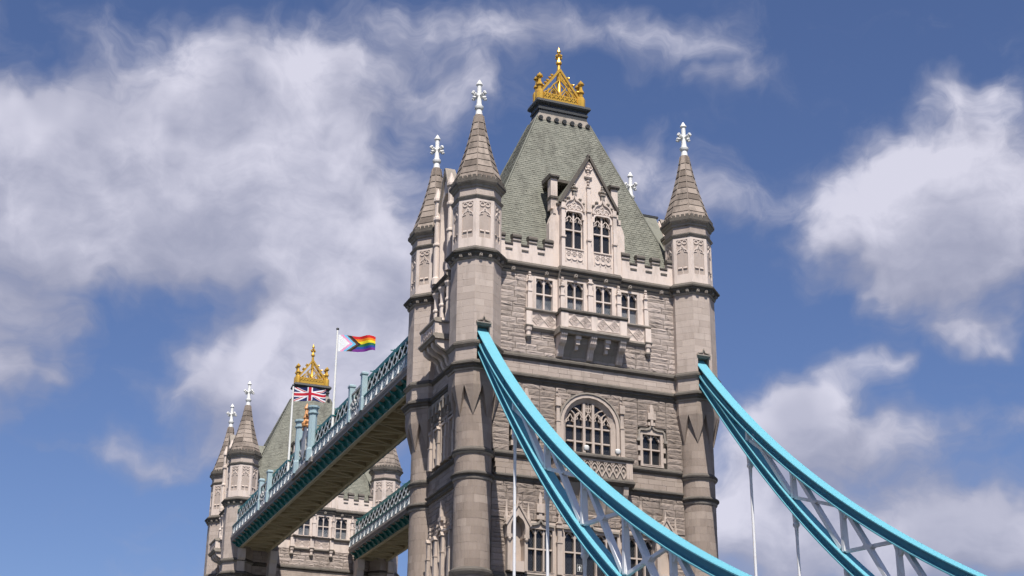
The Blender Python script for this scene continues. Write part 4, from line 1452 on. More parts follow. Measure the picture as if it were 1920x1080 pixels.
def lower_front(T, F):
    sur = MB()
    for a, b in ((-6.78, -5.32), (5.32, 6.78)):
        pass
    for a, b in ((-5.3, -5.12), (-3.06, -2.18), (2.18, 3.06), (5.12, 5.3)):
        sur.box(F, a, b, 27.4, 31.3, -.45, .1, 0, .6)
    for u in (-2.62, 2.62):
        pinnacle(sur, F, u, 27.5, 32.6, .4, .0, .36)
        sur.box(F, u - .3, u + .3, 30.9, 31.1, 0, .44, 0, .3)
    sur.box(F, -5.3, 5.3, 27.4, 27.58, -.45, .12, 0, .6)
    sur.build('window_surround', 'dressed', T)
    for a, b, l in ((-5.08, -3.1, 3), (-2.14, 2.14, 5), (3.1, 5.08, 3)):
        w = window(F, T, a, b, 27.7, 30.75, .06, l, [29.3], 'cusp', 'glass', .12)
        hb = MB()
        c = (a + b) / 2
        hb.strip(F, [(a - .1, 31.0), (c - .5, 31.06), (c - .2, 31.14), (c, 31.4), (c + .2, 31.14), (c + .5, 31.06), (b + .1, 31.0)], .16, 0, .26, 0, .4)
        hb.build('hood_mould', 'trim', w)
        hb = MB().box(F, a - .04, b + .04, 30.86, 31.3, -.45, .08, 0, .7)
        hb.build('lintel', 'dressed', w)
        if l == 3:
            fb = MB()
            fb.box(F, c - .3, c + .3, 31.45, 31.75, 0, .22, 0, .8)
            fb.box(F, c - .3, c + .3, 31.95, 32.6, 0, .26, 0, .9)
            fb.box(F, c - .12, c + .12, 31.6, 33.0, 0, .2, 0, .8)
            fb.prism(F, [(c - .14, 33.0), (c + .14, 33.0), (c, 33.5)], 0, .2, 0, .8)
            fb.build('carved_finial', 'dressed', w)
    # niches
    for c in (-6.0, 6.0):
        n = MB()
        for sg in (-1, 1):
            x = c + sg * .66
            n.box(F, x - .12, x + .12, 27.5, 29.9, -.4, .5, 0, .5)
            n.box(F, x - .2, x + .2, 29.85, 30.1, -.4, .62, 0, .4)
            n.ball(F.P(x, 29.75, .52), .16, 6)
            q = [(c + sg * .86, 30.1), (c + sg * .86, 31.0), (c, 32.3), (c, 31.5)] + [(c + sg * .56 * math.sin(R(a)), 30.6 + .78 * math.cos(R(a))) for a in (15, 35, 55, 75, 90)] + [(c + sg * .56, 30.1)]
            n.prism(F, q, -.4, .58, 0, .7)
            n.strip(F, [(c + sg * .98, 30.75), (c, 32.35)], .13, .1, .68, 0, .25)
            for t_ in (.25, .5, .75):
                n.ball(F.P(c + sg * .98 * (1 - t_), 30.8 + 1.6 * t_ + .1, .5), .12, 6)
        n.prism(F, [(c - .56, 27.5), (c + .56, 27.5), (c + .56, 31.2), (c - .56, 31.2)], -.44, -.25, 0, .4)
        n.box(F, c - .6, c + .6, 27.45, 28.2, -.3, .45, 0, .8)
        n.prism(F, [(c - .1, 32.3), (c + .1, 32.3), (c, 33.0)], .1, .5, 0, .6)
        c0 = F.P(c - .86, 0, .4)
        n.ring(c0[0], c0[1], [(.14, 31.0), (.2, 31.3), (.12, 31.5), (.02, 32.6)], 6, 0, 0, .5)
        c0 = F.P(c + .86, 0, .4)
        n.ring(c0[0], c0[1], [(.14, 31.0), (.2, 31.3), (.12, 31.5), (.02, 32.6)], 6, 0, 0, .5)
        o = n.build('niche', 'dressed', T)


def left_face(T, F):
    # machicolated arcade below the second string course
    mb = MB()
    for i in range(9):
        u = -3.2 + i * .8
        mb.box(F, u - .13, u + .13, 40.9, 41.86, 0, .42, 0, .5)
        mb.strip(F, arc(u + .4, 41.3, .32, 0, 180, 6), .1, 0, .38, 0, .5)
        mb.box(F, u - .1, u + .1, 40.5, 40.9, 0, .26, 0, .5)
    mb.box(F, -3.4, 3.4, 41.62, 41.86, 0, .4, 0, .5)
    mb.box(F, -3.4, 3.4, 40.05, 40.25, 0, .16, 0, .5)
    mb.build('arcade', 'trim', T)
    # middle windows
    for c in (-1.75, 0, 1.75):
        window(F, T, c - .55, c + .55, 36.75, 39.6, .22, 2, [38.2], 'cusp', 'glass', .2)
    for u in (-2.7, -.88, .88, 2.7):
        pb = MB()
        pinnacle(pb, F, u, 36.5, 40.4, .36, 0, .5)
        pb.build('pinnacle', 'dressed', T)
    # lower windows with tall pinnacles
    for c in (-1.6, 0, 1.6):
        window(F, T, c - .5, c + .5, 27.6, 30.9, .24, 2, [29.3], 'cusp', 'glass', .2)
    for u, z in ((-2.45, 32.0), (-.8, 31.9), (.8, 31.9), (2.45, 32.0)):
        pb = MB()
        pinnacle(pb, F, u, 27.4, z, .38, 0, .55)
        pb.build('pinnacle', 'dressed', T)
    fb = MB()
    fb.box(F, -.12, .12, 31.3, 33.0, 0, .4, 0, .9)
    fb.box(F, -.36, .36, 32.0, 32.3, 0, .42, 0, .7)
    fb.prism(F, [(-.15, 33.0), (.15, 33.0), (0, 33.6)], 0, .36, 0, .9)
    fb.strip(F, [(-1.6, 31.05), (-.5, 31.15), (0, 31.6), (.5, 31.15), (1.6, 31.05)], .16, 0, .4, 0, .4)
    fb.build('carved_finial', 'dressed', T)
    # oriel with columns and a bracketed balcony
    o = MB().box(F, -1.5, 1.5, 46.2, 50.74, -.4, .45, 0, .5).build('oriel', 'dressed', T)
    for a, b in ((-1.28, -.12), (.12, 1.28)):
        w2 = (b - a) / 2
        for i in range(2):
            for z0, z1 in ((48.0, 49.3), (49.3, 50.4)):
                MB().box(F, a + w2 * i + .04, a + w2 * (i + 1) - .04, z0 + .04, z1 - .04, .3, .47, 0, .5).build('pane', 'glass', o)
    for u in (-1.45, 0, 1.45):
        pb = MB()
        c = F.P(u, 0, .62)
        pb.ring(c[0], c[1], [(.24, 46.4), (.24, 48.1), (.2, 48.2), (.2, 49.2), (.27, 49.26), (.27, 49.4), (.19, 49.5), (.19, 50.4), (.34, 50.7), (.34, 50.85)], 8, 0, 0, .8)
        pb.build('column', 'dressed', o)
    N0 = 1.75
    MB().side(F, -1.78, 1.78, [(0, 47.24), (N0 + .02, 47.24), (N0 + .14, 47.36), (N0 + .14, 47.48), (N0 - .04, 47.6), (N0 - .5, 47.6), (N0 - .5, 47.4), (0, 47.4)], 0, .5).build('coping', 'trim', o)
    MB().side(F, -1.82, 1.82, [(0, 45.9), (N0, 45.86), (N0 + .08, 46.0), (N0 + .2, 46.08), (N0 + .2, 46.2), (N0, 46.3), (0, 46.3)], 0, .5).build('floor_moulding', 'trim', o)
    bb = MB().box(F, -1.62, 1.62, 46.3, 47.26, N0 - .2, N0 - .04, 0, .6)
    for sg in (-1, 1):
        a, b = sorted((sg * 1.42, sg * 1.64))
        bb.box(F, a, b, 46.3, 47.26, 0, N0 - .2, 0, .7)
        a, b = sorted((sg * 1.3, sg * 1.7))
        bb.box(F, a, b, 46.3, 47.26, N0 - .3, N0 + .02, 0, .8)
    bb.build('balustrade', 'dressed', o)
    pn = MB()
    for c in (-.7, 0, .7):
        pn.strip(F, arc(c, 46.8, .26, 0, 360, 10)[:-1], .08, N0 - .04, N0 + .04, 0, .9, True)
    pn.build('carved_panel', 'dressed', o)
    for u in (-1.45, -.5, .5, 1.45):
        pr = [(0, 44.1), (.25, 44.2), (.4, 44.5), (.45, 44.8), (.7, 45.05), (1.15, 45.2), (1.5, 45.45), (1.6, 45.7), (1.62, 45.9), (0, 45.9)]
        MB().side(F, u - .17, u + .17, pr, 0, .7).build('bracket', 'dressed', o)
    MB().side(F, -1.5, 1.5, [(0, 44.2), (.2, 44.5), (.5, 45.1), (1.0, 45.5), (1.2, 45.88), (0, 45.88)], 0, .3).build('cove', 'trim', o)
    # a carved beast at the cornice corner
    cb = MB()
    for dz, dn, r in ((0, .5, .3), (.35, .62, .26), (.7, .6, .24), (1.0, .72, .2), (.2, .85, .16)):
        cb.ball(F.P(2.9, 52.1 + dz, dn), r, 7)
    cb.build('carved_beast', 'trim', T)


def roof(T):
    z0, z1 = 52.6, 67.55
    bx, by, tx_, ty_ = 8.95, 4.45, 2.45, .95
    base = [(-bx, -by, z0), (bx, -by, z0), (bx, by, z0), (-bx, by, z0), (-tx_, -ty_, z1), (tx_, -ty_, z1), (tx_, ty_, z1), (-tx_, ty_, z1)]
    mb = MB().add(base, [(0, 1, 5, 4), (1, 2, 6, 5), (2, 3, 7, 6), (3, 0, 4, 7), (3, 2, 1, 0), (4, 5, 6, 7)], 0, .4)
    r = mb.build('roof', 'slate', T)
    rnd = random.Random(77)
    sl = MB()
    # slates on the four slopes: each row laps the one below
    for side in range(4):
        A, B = Vector(base[side]), Vector(base[(side + 1) % 4])
        D, Cc = Vector(base[4 + side]), Vector(base[4 + (side + 1) % 4])
        nrm = (B - A).cross(D - A).normalized()
        if nrm.z < 0:
            nrm = -nrm
        rows = 74
        for j in range(rows):
            t0, t1 = j / rows, (j + 1.12) / rows
            a0, b0 = A.lerp(D, t0), B.lerp(Cc, t0)
            a1, b1 = A.lerp(D, min(1, t1)), B.lerp(Cc, min(1, t1))
            L = (b0 - a0).length
            k = max(2, int(L / .46))
            off = .5 if j % 2 else 0
            cuts = [0.0] + [(i + off) / k for i in range(1 if not off else 0, k)] + [1.0]
            cuts = sorted(set(cuts))
            lift = .034
            for i in range(len(cuts) - 1):
                s0, s1 = cuts[i] + .03 / L * (i > 0), cuts[i + 1]
                lf = lift + rnd.uniform(-.008, .012)
                p = [a0.lerp(b0, s0) + nrm * lf, a0.lerp(b0, s1) + nrm * lf, a1.lerp(b1, s1) + nrm * .012, a1.lerp(b1, s0) + nrm * .012,
                     a0.lerp(b0, s0) + nrm * .004, a0.lerp(b0, s1) + nrm * .004]
                sl.add(p, [(0, 1, 2, 3), (4, 5, 1, 0)], 0, min(1, max(0, rnd.gauss(.5, .22))))
    sl.build('slates', 'slate', r, 'stuff')
    hp = MB()
    for i in range(4):
        hp.tube(Vector(base[i]) + Vector((0, 0, .05)), Vector(base[4 + i]) + Vector((0, 0, .02)), .08, .08, 6, 0, .1)
    hp.build('hip_roll', 'slate', r)
    # lead apron with rosettes, and the dark platform
    ap = MB()
    K = [(2.55, 1.06, 67.25), (2.26, .86, 67.95), (2.22, .84, 68.3), (2.32, .93, 68.36), (2.32, .93, 68.5), (2.26, .88, 68.55), (2.26, .88, 68.78), (2.44, 1.06, 68.9), (2.52, 1.14, 69.04), (2.46, 1.08, 69.28), (2.2, .84, 69.42)]
    vs = [(sx_ * a, sy_ * b, z) for a, b, z in K for sx_, sy_ in ((-1, -1), (1, -1), (1, 1), (-1, 1))]
    fs = [(j * 4 + i, j * 4 + (i + 1) % 4, (j + 1) * 4 + (i + 1) % 4, (j + 1) * 4 + i) for j in range(len(K) - 1) for i in range(4)]
    fs.append(tuple(range(len(vs) - 4, len(vs))))
    ap.add(vs[:8], [f for f in fs[:4]], 1, .4)
    o = len(fs)
    ap.add(vs, fs[4:], 0, .4)
    ap.build('platform', ['lead', 'trim'], r)
    for i in range(7):
        u = -2.2 + i * .73
        rb = MB()
        f2 = Fr(0, 0, -PI / 2, 1.12)
        rb.strip(f2, arc(u, 67.35, .16, 0, 360, 10)[:-1], .09, -.08, .1, 0, .5, True)
        rb.box(f2, u - .07, u + .07, 67.28, 67.42, -.08, .12, 0, .5)
        rb.build('rosette', 'lead', r)
    # gilded cresting along the ridge
    f3 = Fr(0, 0, -PI / 2, 0)
    cr = MB()
    z = 69.4
    cr.box(f3, -2.0, 2.0, z, z + 1.0, -.3, .3, 0, .5)
    for i in range(10):
        u = -1.85 + i * .41
        cr.strip(f3, [(u - .14, z + .58), (u + .14, z + .94)], .06, .28, .36, 0, .5)
        cr.strip(f3, [(u + .14, z + .58), (u - .14, z + .94)], .06, .28, .35, 0, .5)
    c = cr.build('cresting', 'gold', T)
    for n in (-.22, .22):
        pb = MB()
        pb.strip(f3, [(-1.85, z + .95), (0, z + 3.55)], .2, n - .07, n + .07, 0, .5)
        pb.strip(f3, [(1.85, z + .95), (0, z + 3.55)], .2, n - .071, n + .071, 0, .5)
        for u in (-.62, .62):
            pb.strip(f3, [(u - .58, z + .95), (u - .5, z + 1.25), (u - .2, z + 1.6), (u, z + 2.0), (u + .2, z + 1.6), (u + .5, z + 1.25), (u + .58, z + .95)], .13, n - .06, n + .06, 0, .5)
            pb.strip(f3, [(u - .3, z + .98), (u - .22, z + 1.3), (u, z + 1.55), (u + .22, z + 1.3), (u + .3, z + .98)], .08, n - .05, n + .05, 0, .5)
        pb.strip(f3, [(-.62, z + 1.95), (-.1, z + 2.5), (-.05, z + 3.2)], .11, n - .05, n + .05, 0, .5)
        pb.strip(f3, [(.62, z + 1.95), (.1, z + 2.5), (.05, z + 3.2)], .11, n - .052, n + .052, 0, .5)
        for sg in (-1, 1):
            pb.strip(f3, [(sg * 1.2, z + .95), (sg * 1.2, z + 1.25), (sg * 1.05, z + 1.5)], .1, n - .05, n + .05, 0, .5)
            pb.strip(f3, [(sg * 1.5, z + .95), (sg * 1.4, z + 1.15), (sg * 1.15, z + 1.25)], .08, n - .05, n + .05, 0, .5)
            for t_ in (.22, .45, .68):
                p = f3.P(sg * 1.85 * (1 - t_) + sg * .14, z + .95 + 2.6 * t_ + .12, n)
                pb.ball(p, .14, 6)
                pb.tube((p[0], p[1], p[2]), (p[0] + sg * .16, p[1], p[2] + .08), .05, .08, 5)
        pb.build('gable_panel', 'gold', c)
    ms = MB().ring(0, 0, [(.24, z), (.24, z + .6), (.17, z + .7), (.17, z + 3.3), (.24, z + 3.35), (.24, z + 3.45), (.16, z + 3.5), (.13, z + 4.15), (.24, z + 4.22), (.26, z + 4.34), (.12, z + 4.62), (.08, z + 4.9), (.09, z + 5.3), (.17, z + 5.4), (.15, z + 5.55), (.02, z + 5.91)], 8, 0, 0, .5, True)
    for k in range(4):
        a = k * PI / 2 + .4
        ms.tube((0, 0, z + 4.75), (.28 * math.cos(a), .28 * math.sin(a), z + 4.9), .06, .09, 6)
        ms.ball((.3 * math.cos(a), .3 * math.sin(a), z + 4.93), .12, 6)
        ms.ball((.16 * math.cos(a + .7), .16 * math.sin(a + .7), z + 5.15), .09, 6)
    ms.build('mast', 'gold', c)
    for sx_ in (-1, 1):
        for sy_ in (-1, 1):
            p = MB().ring(sx_ * 1.95, sy_ * .3, [(.34, z), (.34, z + .9), (.28, z + 1.08), (.17, z + 1.14), (.17, z + 1.55), (.27, z + 1.56), (.27, z + 1.68), (.13, z + 1.95), (.13, z + 2.3), (.27, z + 2.38), (.27, z + 2.52), (.1, z + 2.72), (.02, z + 2.85)], 8, PI / 8, 0, .5, True)
            p.build('post', 'gold', c)


near_t, near_rest = tower('bridge_tower', 0.0, 'large stone bridge tower in front, where both blue suspension chains end', True)
far_t, far_rest = tower('bridge_tower', S, 'stone bridge tower farther off, at the far end of the high walkways', False)
# dressed blocks: the ones that show largest become objects, the rest one mesh per turret
for nm, cap_ in (('ashlar_block', 296), ('spire_slab', 150)):
    lst = sorted([c for c in CAND if c[2] == nm], key=lambda c: -c[0])
    for i, (sc_, par, nme, b, rest) in enumerate(lst):
        if sc_ > 0 and i < cap_:
            b.build(nme, 'ashlar' if nme == 'ashlar_block' else 'spire', par)
        else:
            rest.add(b.v, b.f, 0, b.t[0])
for rr in (near_rest, far_rest):
    for par, ra, rs in rr:
        ra.build('ashlar_blocks', 'ashlar', par, 'stuff')
        if rs is not None:
            rs.build('spire_slabs', 'spire', par, 'stuff')


# ------------------------------------------------------------------ high-level walkways
def walkway(sx_, label):
    """one of the two high footbridges between the towers; sx_ = -1 is the one on the camera's side"""
    xo, xi = -10.4, -4.55                     # outer and inner edge for the near one
    Y0, Y1 = 5.6, S - 6.0
    T = empty('high_walkway', (sx_ * 7.45, S / 2, 46.0), label, 'footbridge', 'high walkways')
    m = 1 if sx_ < 0 else -1
    if sx_ > 0:
        xo, xi = -xo, -xi
    O = T.location.copy()

    def bld(mb, name, mats, par=T, kind=None):
        mb.v = [(x - O.x, y - O.y, z - O.z) for x, y, z in mb.v]
        return mb.build(name, mats, par, kind)

    def ybox(mb, x0, x1, y0, y1, z0, z1, mi=0):
        vs = [(x, y, z) for z in (z0, z1) for x, y in ((x0, y0), (x1, y0), (x1, y1), (x0, y1))]
        return mb.add(vs, [(3, 2, 1, 0), (4, 5, 6, 7), (0, 1, 5, 4), (1, 2, 6, 5), (2, 3, 7, 6), (3, 0, 4, 7)], mi)
    lo, hi = min(xo, xi), max(xo, xi)
    # soffit box
    bld(ybox(MB(), lo + 1.0, hi - 1.0, Y0, Y1, 45.95, 46.5), 'soffit', 'cream')
    for x in (lo + 1.0, hi - 1.3):
        bld(ybox(MB(), x, x + .34, Y0, Y1, 45.34, 45.95), 'soffit_beam', 'cream')
    k = 34
    st = (Y1 - Y0) / k
    for i in range(k + 1):
        y = Y0 + st * i
        y = min(max(y, Y0 + .1), Y1 - .1)
        bld(ybox(MB(), lo + 1.3, hi - 1.3, y - .08, y + .08, 45.45, 45.95), 'soffit_rib', 'cream')
    for i in range(k):
        y = Y0 + st * i
        s0, s1 = (lo + 1.35, hi - 1.35) if i % 2 else (hi - 1.35, lo + 1.35)
        bld(MB().bar((s0, y + .1, 45.56), (s1, y + st - .1, 45.56), .14, .14, (0, 0, 1)), 'soffit_brace', 'cream')
    for x, d in ((lo, 1), (hi, -1)):
        # teal backing slope with curled brackets
        y0_, y1_ = Y0, Y1
        sl = MB().add([(x + d * .5, y0_, 46.25), (x + d * 1.02, y0_, 45.45), (x + d * 1.02, y1_, 45.45), (x + d * .5, y1_, 46.25)], [(0, 1, 2, 3)])
        bld(sl, 'cove', 'teal')
        nb = 44
        bm_ = None
        for i in range(nb):
            y = Y0 + (Y1 - Y0) * (i + .5) / nb
            if bm_ is None:
                b = MB()
                pr = [(.06, .22), (.06, .02), (.25, -.2), (.5, -.32), (.62, -.52), (.95, -.62), (1.0, -.62), (1.0, .22)]
                kk = len(pr)
                vs = [(d * a, q, z) for q in (-.17, .17) for a, z in pr]
                b.add(vs, [tuple(range(kk)), tuple(range(kk, 2 * kk))[::-1]] + [(i_, (i_ + 1) % kk, kk + (i_ + 1) % kk, kk + i_) for i_ in range(kk)])
                bm_ = b.mesh('bracket', 'teal')
            o = link('bracket', bm_, T)
            o.location = (x - O.x, y - O.y, .1)
        # fascia
        fa = MB()
        pr = [(.0, 46.78), (-.06, 46.70), (-.06, 46.55), (.0, 46.40), (.05, 46.30), (.05, 46.12), (.45, 46.06), (.55, 46.2), (.55, 46.9), (.0, 46.9)]
        kk = len(pr)
        vs = [(x + d * a, y, z) for y in (Y0, Y1) for a, z in pr]
        fa.add(vs, [tuple(range(kk)), tuple(range(kk, 2 * kk))[::-1]] + [(i_, (i_ + 1) % kk, kk + (i_ + 1) % kk, kk + i_) for i_ in range(kk)])
        bld(fa, 'fascia', 'brown')
        # lower parapet: panels between tapered white posts
        bld(ybox(MB(), min(x + d * .1, x + d * .2), max(x + d * .1, x + d * .2), Y0, Y1, 46.9, 47.95), 'parapet', 'panel')
        bld(ybox(MB(), min(x + d * .02, x + d * .3), max(x + d * .02, x + d * .3), Y0, Y1, 47.95, 48.08), 'rail', 'teal')
        bld(ybox(MB(), min(x + d * .02, x + d * .1), max(x + d * .02, x + d * .1), Y0, Y1, 46.9, 47.02), 'rail', 'pale')
        np_ = 45
        pm = pf = None
        for i in range(np_ + 1):
            y = Y0 + .2 + (Y1 - Y0 - .4) * i / np_
            if pm is None:
                b = MB()
                b.add([(-d * .16, -.17, 0), (-d * .16, .17, 0), (d * .1, .17, 0), (d * .1, -.17, 0), (-d * .06, -.1, .5), (-d * .06, .1, .5), (d * .1, .1, .5), (d * .1, -.1, .5), (-d * .0, -.05, 1.22), (-d * .0, .05, 1.22), (d * .1, .05, 1.22), (d * .1, -.05, 1.22)],
                      [(0, 1, 5, 4), (1, 2, 6, 5), (2, 3, 7, 6), (3, 0, 4, 7), (4, 5, 9, 8), (5, 6, 10, 9), (6, 7, 11, 10), (7, 4, 8, 11), (8, 9, 10, 11)])
                pm = b.mesh('post', 'white')
            o = link('post', pm, T)
            o.location = (x + d * .1 - O.x, y - O.y, 46.9 - O.z)
            if i < np_:
                if pf is None:
                    yy = (Y1 - Y0 - .4) / np_
                    f = Fr(0, 0, PI if d > 0 else 0)
                    b = MB()
                    b.strip(f, [(-yy / 2 + .16, .22), (yy / 2 - .16, .22), (yy / 2 - .16, .86), (-yy / 2 + .16, .86)], .07, 0, .05, 0, .5, True)
                    b.strip(f, arc(0, .54, .2, 0, 360, 8)[:-1], .06, 0, .045, 0, .5, True)
                    pf = b.mesh('parapet_panel', 'panel')
                o = link('parapet_panel', pf, T)
                o.location = (x + d * .1 - O.x, y + (Y1 - Y0 - .4) / np_ / 2 - O.y, 46.95 - O.z)
        # lattice girder set behind it
        xg = x + d * .62
        for z0, z1, mt, nm in ((49.55, 49.95, 'teal', 'top_chord'), (48.0, 48.14, 'teal', 'lower_chord')):
            bld(ybox(MB(), xg - .22, xg + .22, Y0 + 1.2, Y1 - 1.2, z0, z1), nm, mt)
        nl = 46
        lm = [None, None]
        sy = (Y1 - Y0 - 2.6) / nl
        for i in range(nl):
            for q in (0, 1):
                if lm[q] is None:
                    e = -1 if q else 1
                    lm[q] = MB().bar((0, -e * sy * .62, -.74), (0, e * sy * .62, .74), .05, .21, (1, 0, 0)).mesh('lattice_bar', 'white')
                o = link('lattice_bar', lm[q], T)
                o.location = (xg - d * (.14 + .07 * q) - O.x, Y0 + 1.3 + sy * (i + .5) - O.y, 48.84 - O.z)
        bld(ybox(MB(), xg + d * .02, xg + d * .1, Y0 + 1.2, Y1 - 1.2, 48.1, 49.6), 'glazing', 'panel') if False else None
        bld(MB().tube((xg, Y0 + 1.2, 50.16), (xg, Y1 - 1.2, 50.16), .05, .05, 6), 'handrail', 'teal')
        for i in range(12):
            y = Y0 + 2 + (Y1 - Y0 - 4) * i / 11
            b = MB().tube((xg, y, 49.95), (xg, y, 50.3), .05, .05, 6)
            b.bar((xg - .35, y, 50.16), (xg + .35, y, 50.16), .07, .07, (0, 0, 1))
            bld(b, 'rail_bracket', 'teal')
        for y in (Y0 + 1.15, Y1 - 1.15):
            bld(ybox(MB(), xg - .2, xg + .2, y - .12, y + .12, 46.9, 49.6), 'end_post', 'white')
    bld(ybox(MB(), lo + 1.2, hi - 1.2, Y0 + 1, Y1 - 1, 46.5, 46.62), 'deck', 'brown')
    bld(ybox(MB(), lo + 1.0, hi - 1.0, Y0 + 1, Y1 - 1, 49.7, 49.86), 'walkway_roof', 'lead')
    for x in (lo + 1.05, hi - 1.1):
        bld(ybox(MB(), x, x + .05, Y0 + 1, Y1 - 1, 46.62, 49.7), 'side_glazing', 'glass')
    # paired pillars with carved work between them, on both parapets
    for x, d in (((lo, 1),) if sx_ < 0 else ((hi, -1),)):
        for yc, hgt, big in ((S / 2 - 18.2, 50.4, 0), (S / 2 + 18.2, 50.4, 0), (S / 2 + .6, 52.5, 1)):
            hs = 2.0 if not big else 2.6
            for e in (-1, 1):
                xp, yp = x + d * .1, yc + e * hs
                w = .36 if not big else .42
                pl = MB()
                if big:
                    pl.ring(xp, yp, [(w + .08, 46.7), (w + .08, 47.9), (w, 48.1), (w * .95, hgt - .9), (w + .1, hgt - .8), (w + .1, hgt - .66), (w, hgt - .6), (w + .02, hgt - .3), (w + .16, hgt - .2), (w + .16, hgt), (w - .1, hgt + .08)], 8, PI / 8, 0, .5)
                else:
                    pl.ring(xp, yp, [(w * 1.2, 46.7), (w * 1.2, 47.9), (w, 48.0), (w, hgt - .35), (w * 1.3, hgt - .25), (w * 1.3, hgt - .1), (w * .9, hgt)], 4, PI / 4, 0, .5)
                bld(pl, 'pillar', 'pale')
            f = Fr(x + d * .1, yc, PI if d > 0 else 0)
            f.oy = yc
            rl = MB()
            zc = 48.3 if not big else 48.9
            hh = 1.3 if not big else 1.6
            for q in range(5):
                for sg in (-1, 1):
                    rl.strip(f, arc(sg * (.35 + .28 * q), zc - hh * .6 + .42 * q * (1 if q < 3 else .4), .3, 0, 300, 9), .11, -.1, .08 + .02 * q, 0, .5)
            rl.box(f, -hs + .3, hs - .3, 46.9, 47.3, -.1, .1, 0, .5)
            rl.box(f, -hs + .3, hs - .3, zc + hh * .75, zc + hh * .75 + .14, -.1, .1, 0, .5)
            bld(rl, 'carved_relief', 'silver')
            if big:
                sh = MB()
                sh.prism(f, [(-.75, 49.6), (-.75, 48.4), (0, 47.5), (.75, 48.4), (.75, 49.6)], -.1, .2, 0, .5)
                sh.prism(f, [(-1.3, 49.7), (1.3, 49.7), (.4, 51.3), (-.4, 51.3)], -.12, .12, 0, .5)
                bld(sh, 'shield', 'silver')
                fi = MB()
                c = f.P(0, 0, .05)
                fi.ring(c[0], c[1], [(.4, 51.1), (.45, 51.4), (.28, 51.6), (.22, 51.9), (.32, 52.0), (.2, 52.2), (.16, 52.9), (.26, 53.0), (.2, 53.2), (.02, 53.6)], 8, 0, 0, .5, True)
                for sg in (-1, 1):
                    fi.ball((c[0], c[1] + sg * .35, 52.3), .2, 6)
                    fi.ball((c[0], c[1] + sg * .5, 51.5), .24, 6)
                    fi.ball((c[0], c[1] + sg * .75, 51.0), .22, 6)
                bld(fi, 'crest_finial', 'orange')
            # wider stretch of cornice under the middle pillars
            if big:
                bld(ybox(MB(), min(x - d * .22, x + d * .3), max(x - d * .22, x + d * .3), yc - 4.0, yc + 4.0, 46.35, 46.86), 'fascia', 'brown')
    # stone corbels that carry the ends
    for y, e in ((Y0, 1), (Y1, -1)):
        for xc in (lo + 1.3, hi - .6):
            c = MB()
            pr = [(-.4, 45.3), (1.6, 45.3), (1.6, 44.2), (1.3, 43.9), (1.2, 42.6), (.7, 41.6), (.5, 40.2), (-.4, 39.4)]
            kk = len(pr)
            vs = [(xx, y + e * a - e * .2, z) for xx in (xc - .45, xc + .45) for a, z in pr]
            c.add(vs, [tuple(range(kk)), tuple(range(kk, 2 * kk))[::-1]] + [(i_, (i_ + 1) % kk, kk + (i_ + 1) % kk, kk + i_) for i_ in range(kk)])
            bld(c, 'corbel', 'dressed')
    return T


walkway(-1, 'high-level footbridge with teal lattice railings carrying both flagpoles')
walkway(1, 'high-level footbridge lower in the picture, partly hidden behind the stone tower')


# ------------------------------------------------------------------ suspension chains
def zu(y):
    t = y / 10
    return (((.01996 * t + .28533) * t + 2.13416) * t + 13.16569) * t + 52.90601


def zl(y):
    t = y / 10
    return (((-.00655 * t - .09901) * t + .76441) * t + 13.08445) * t + 51.6847


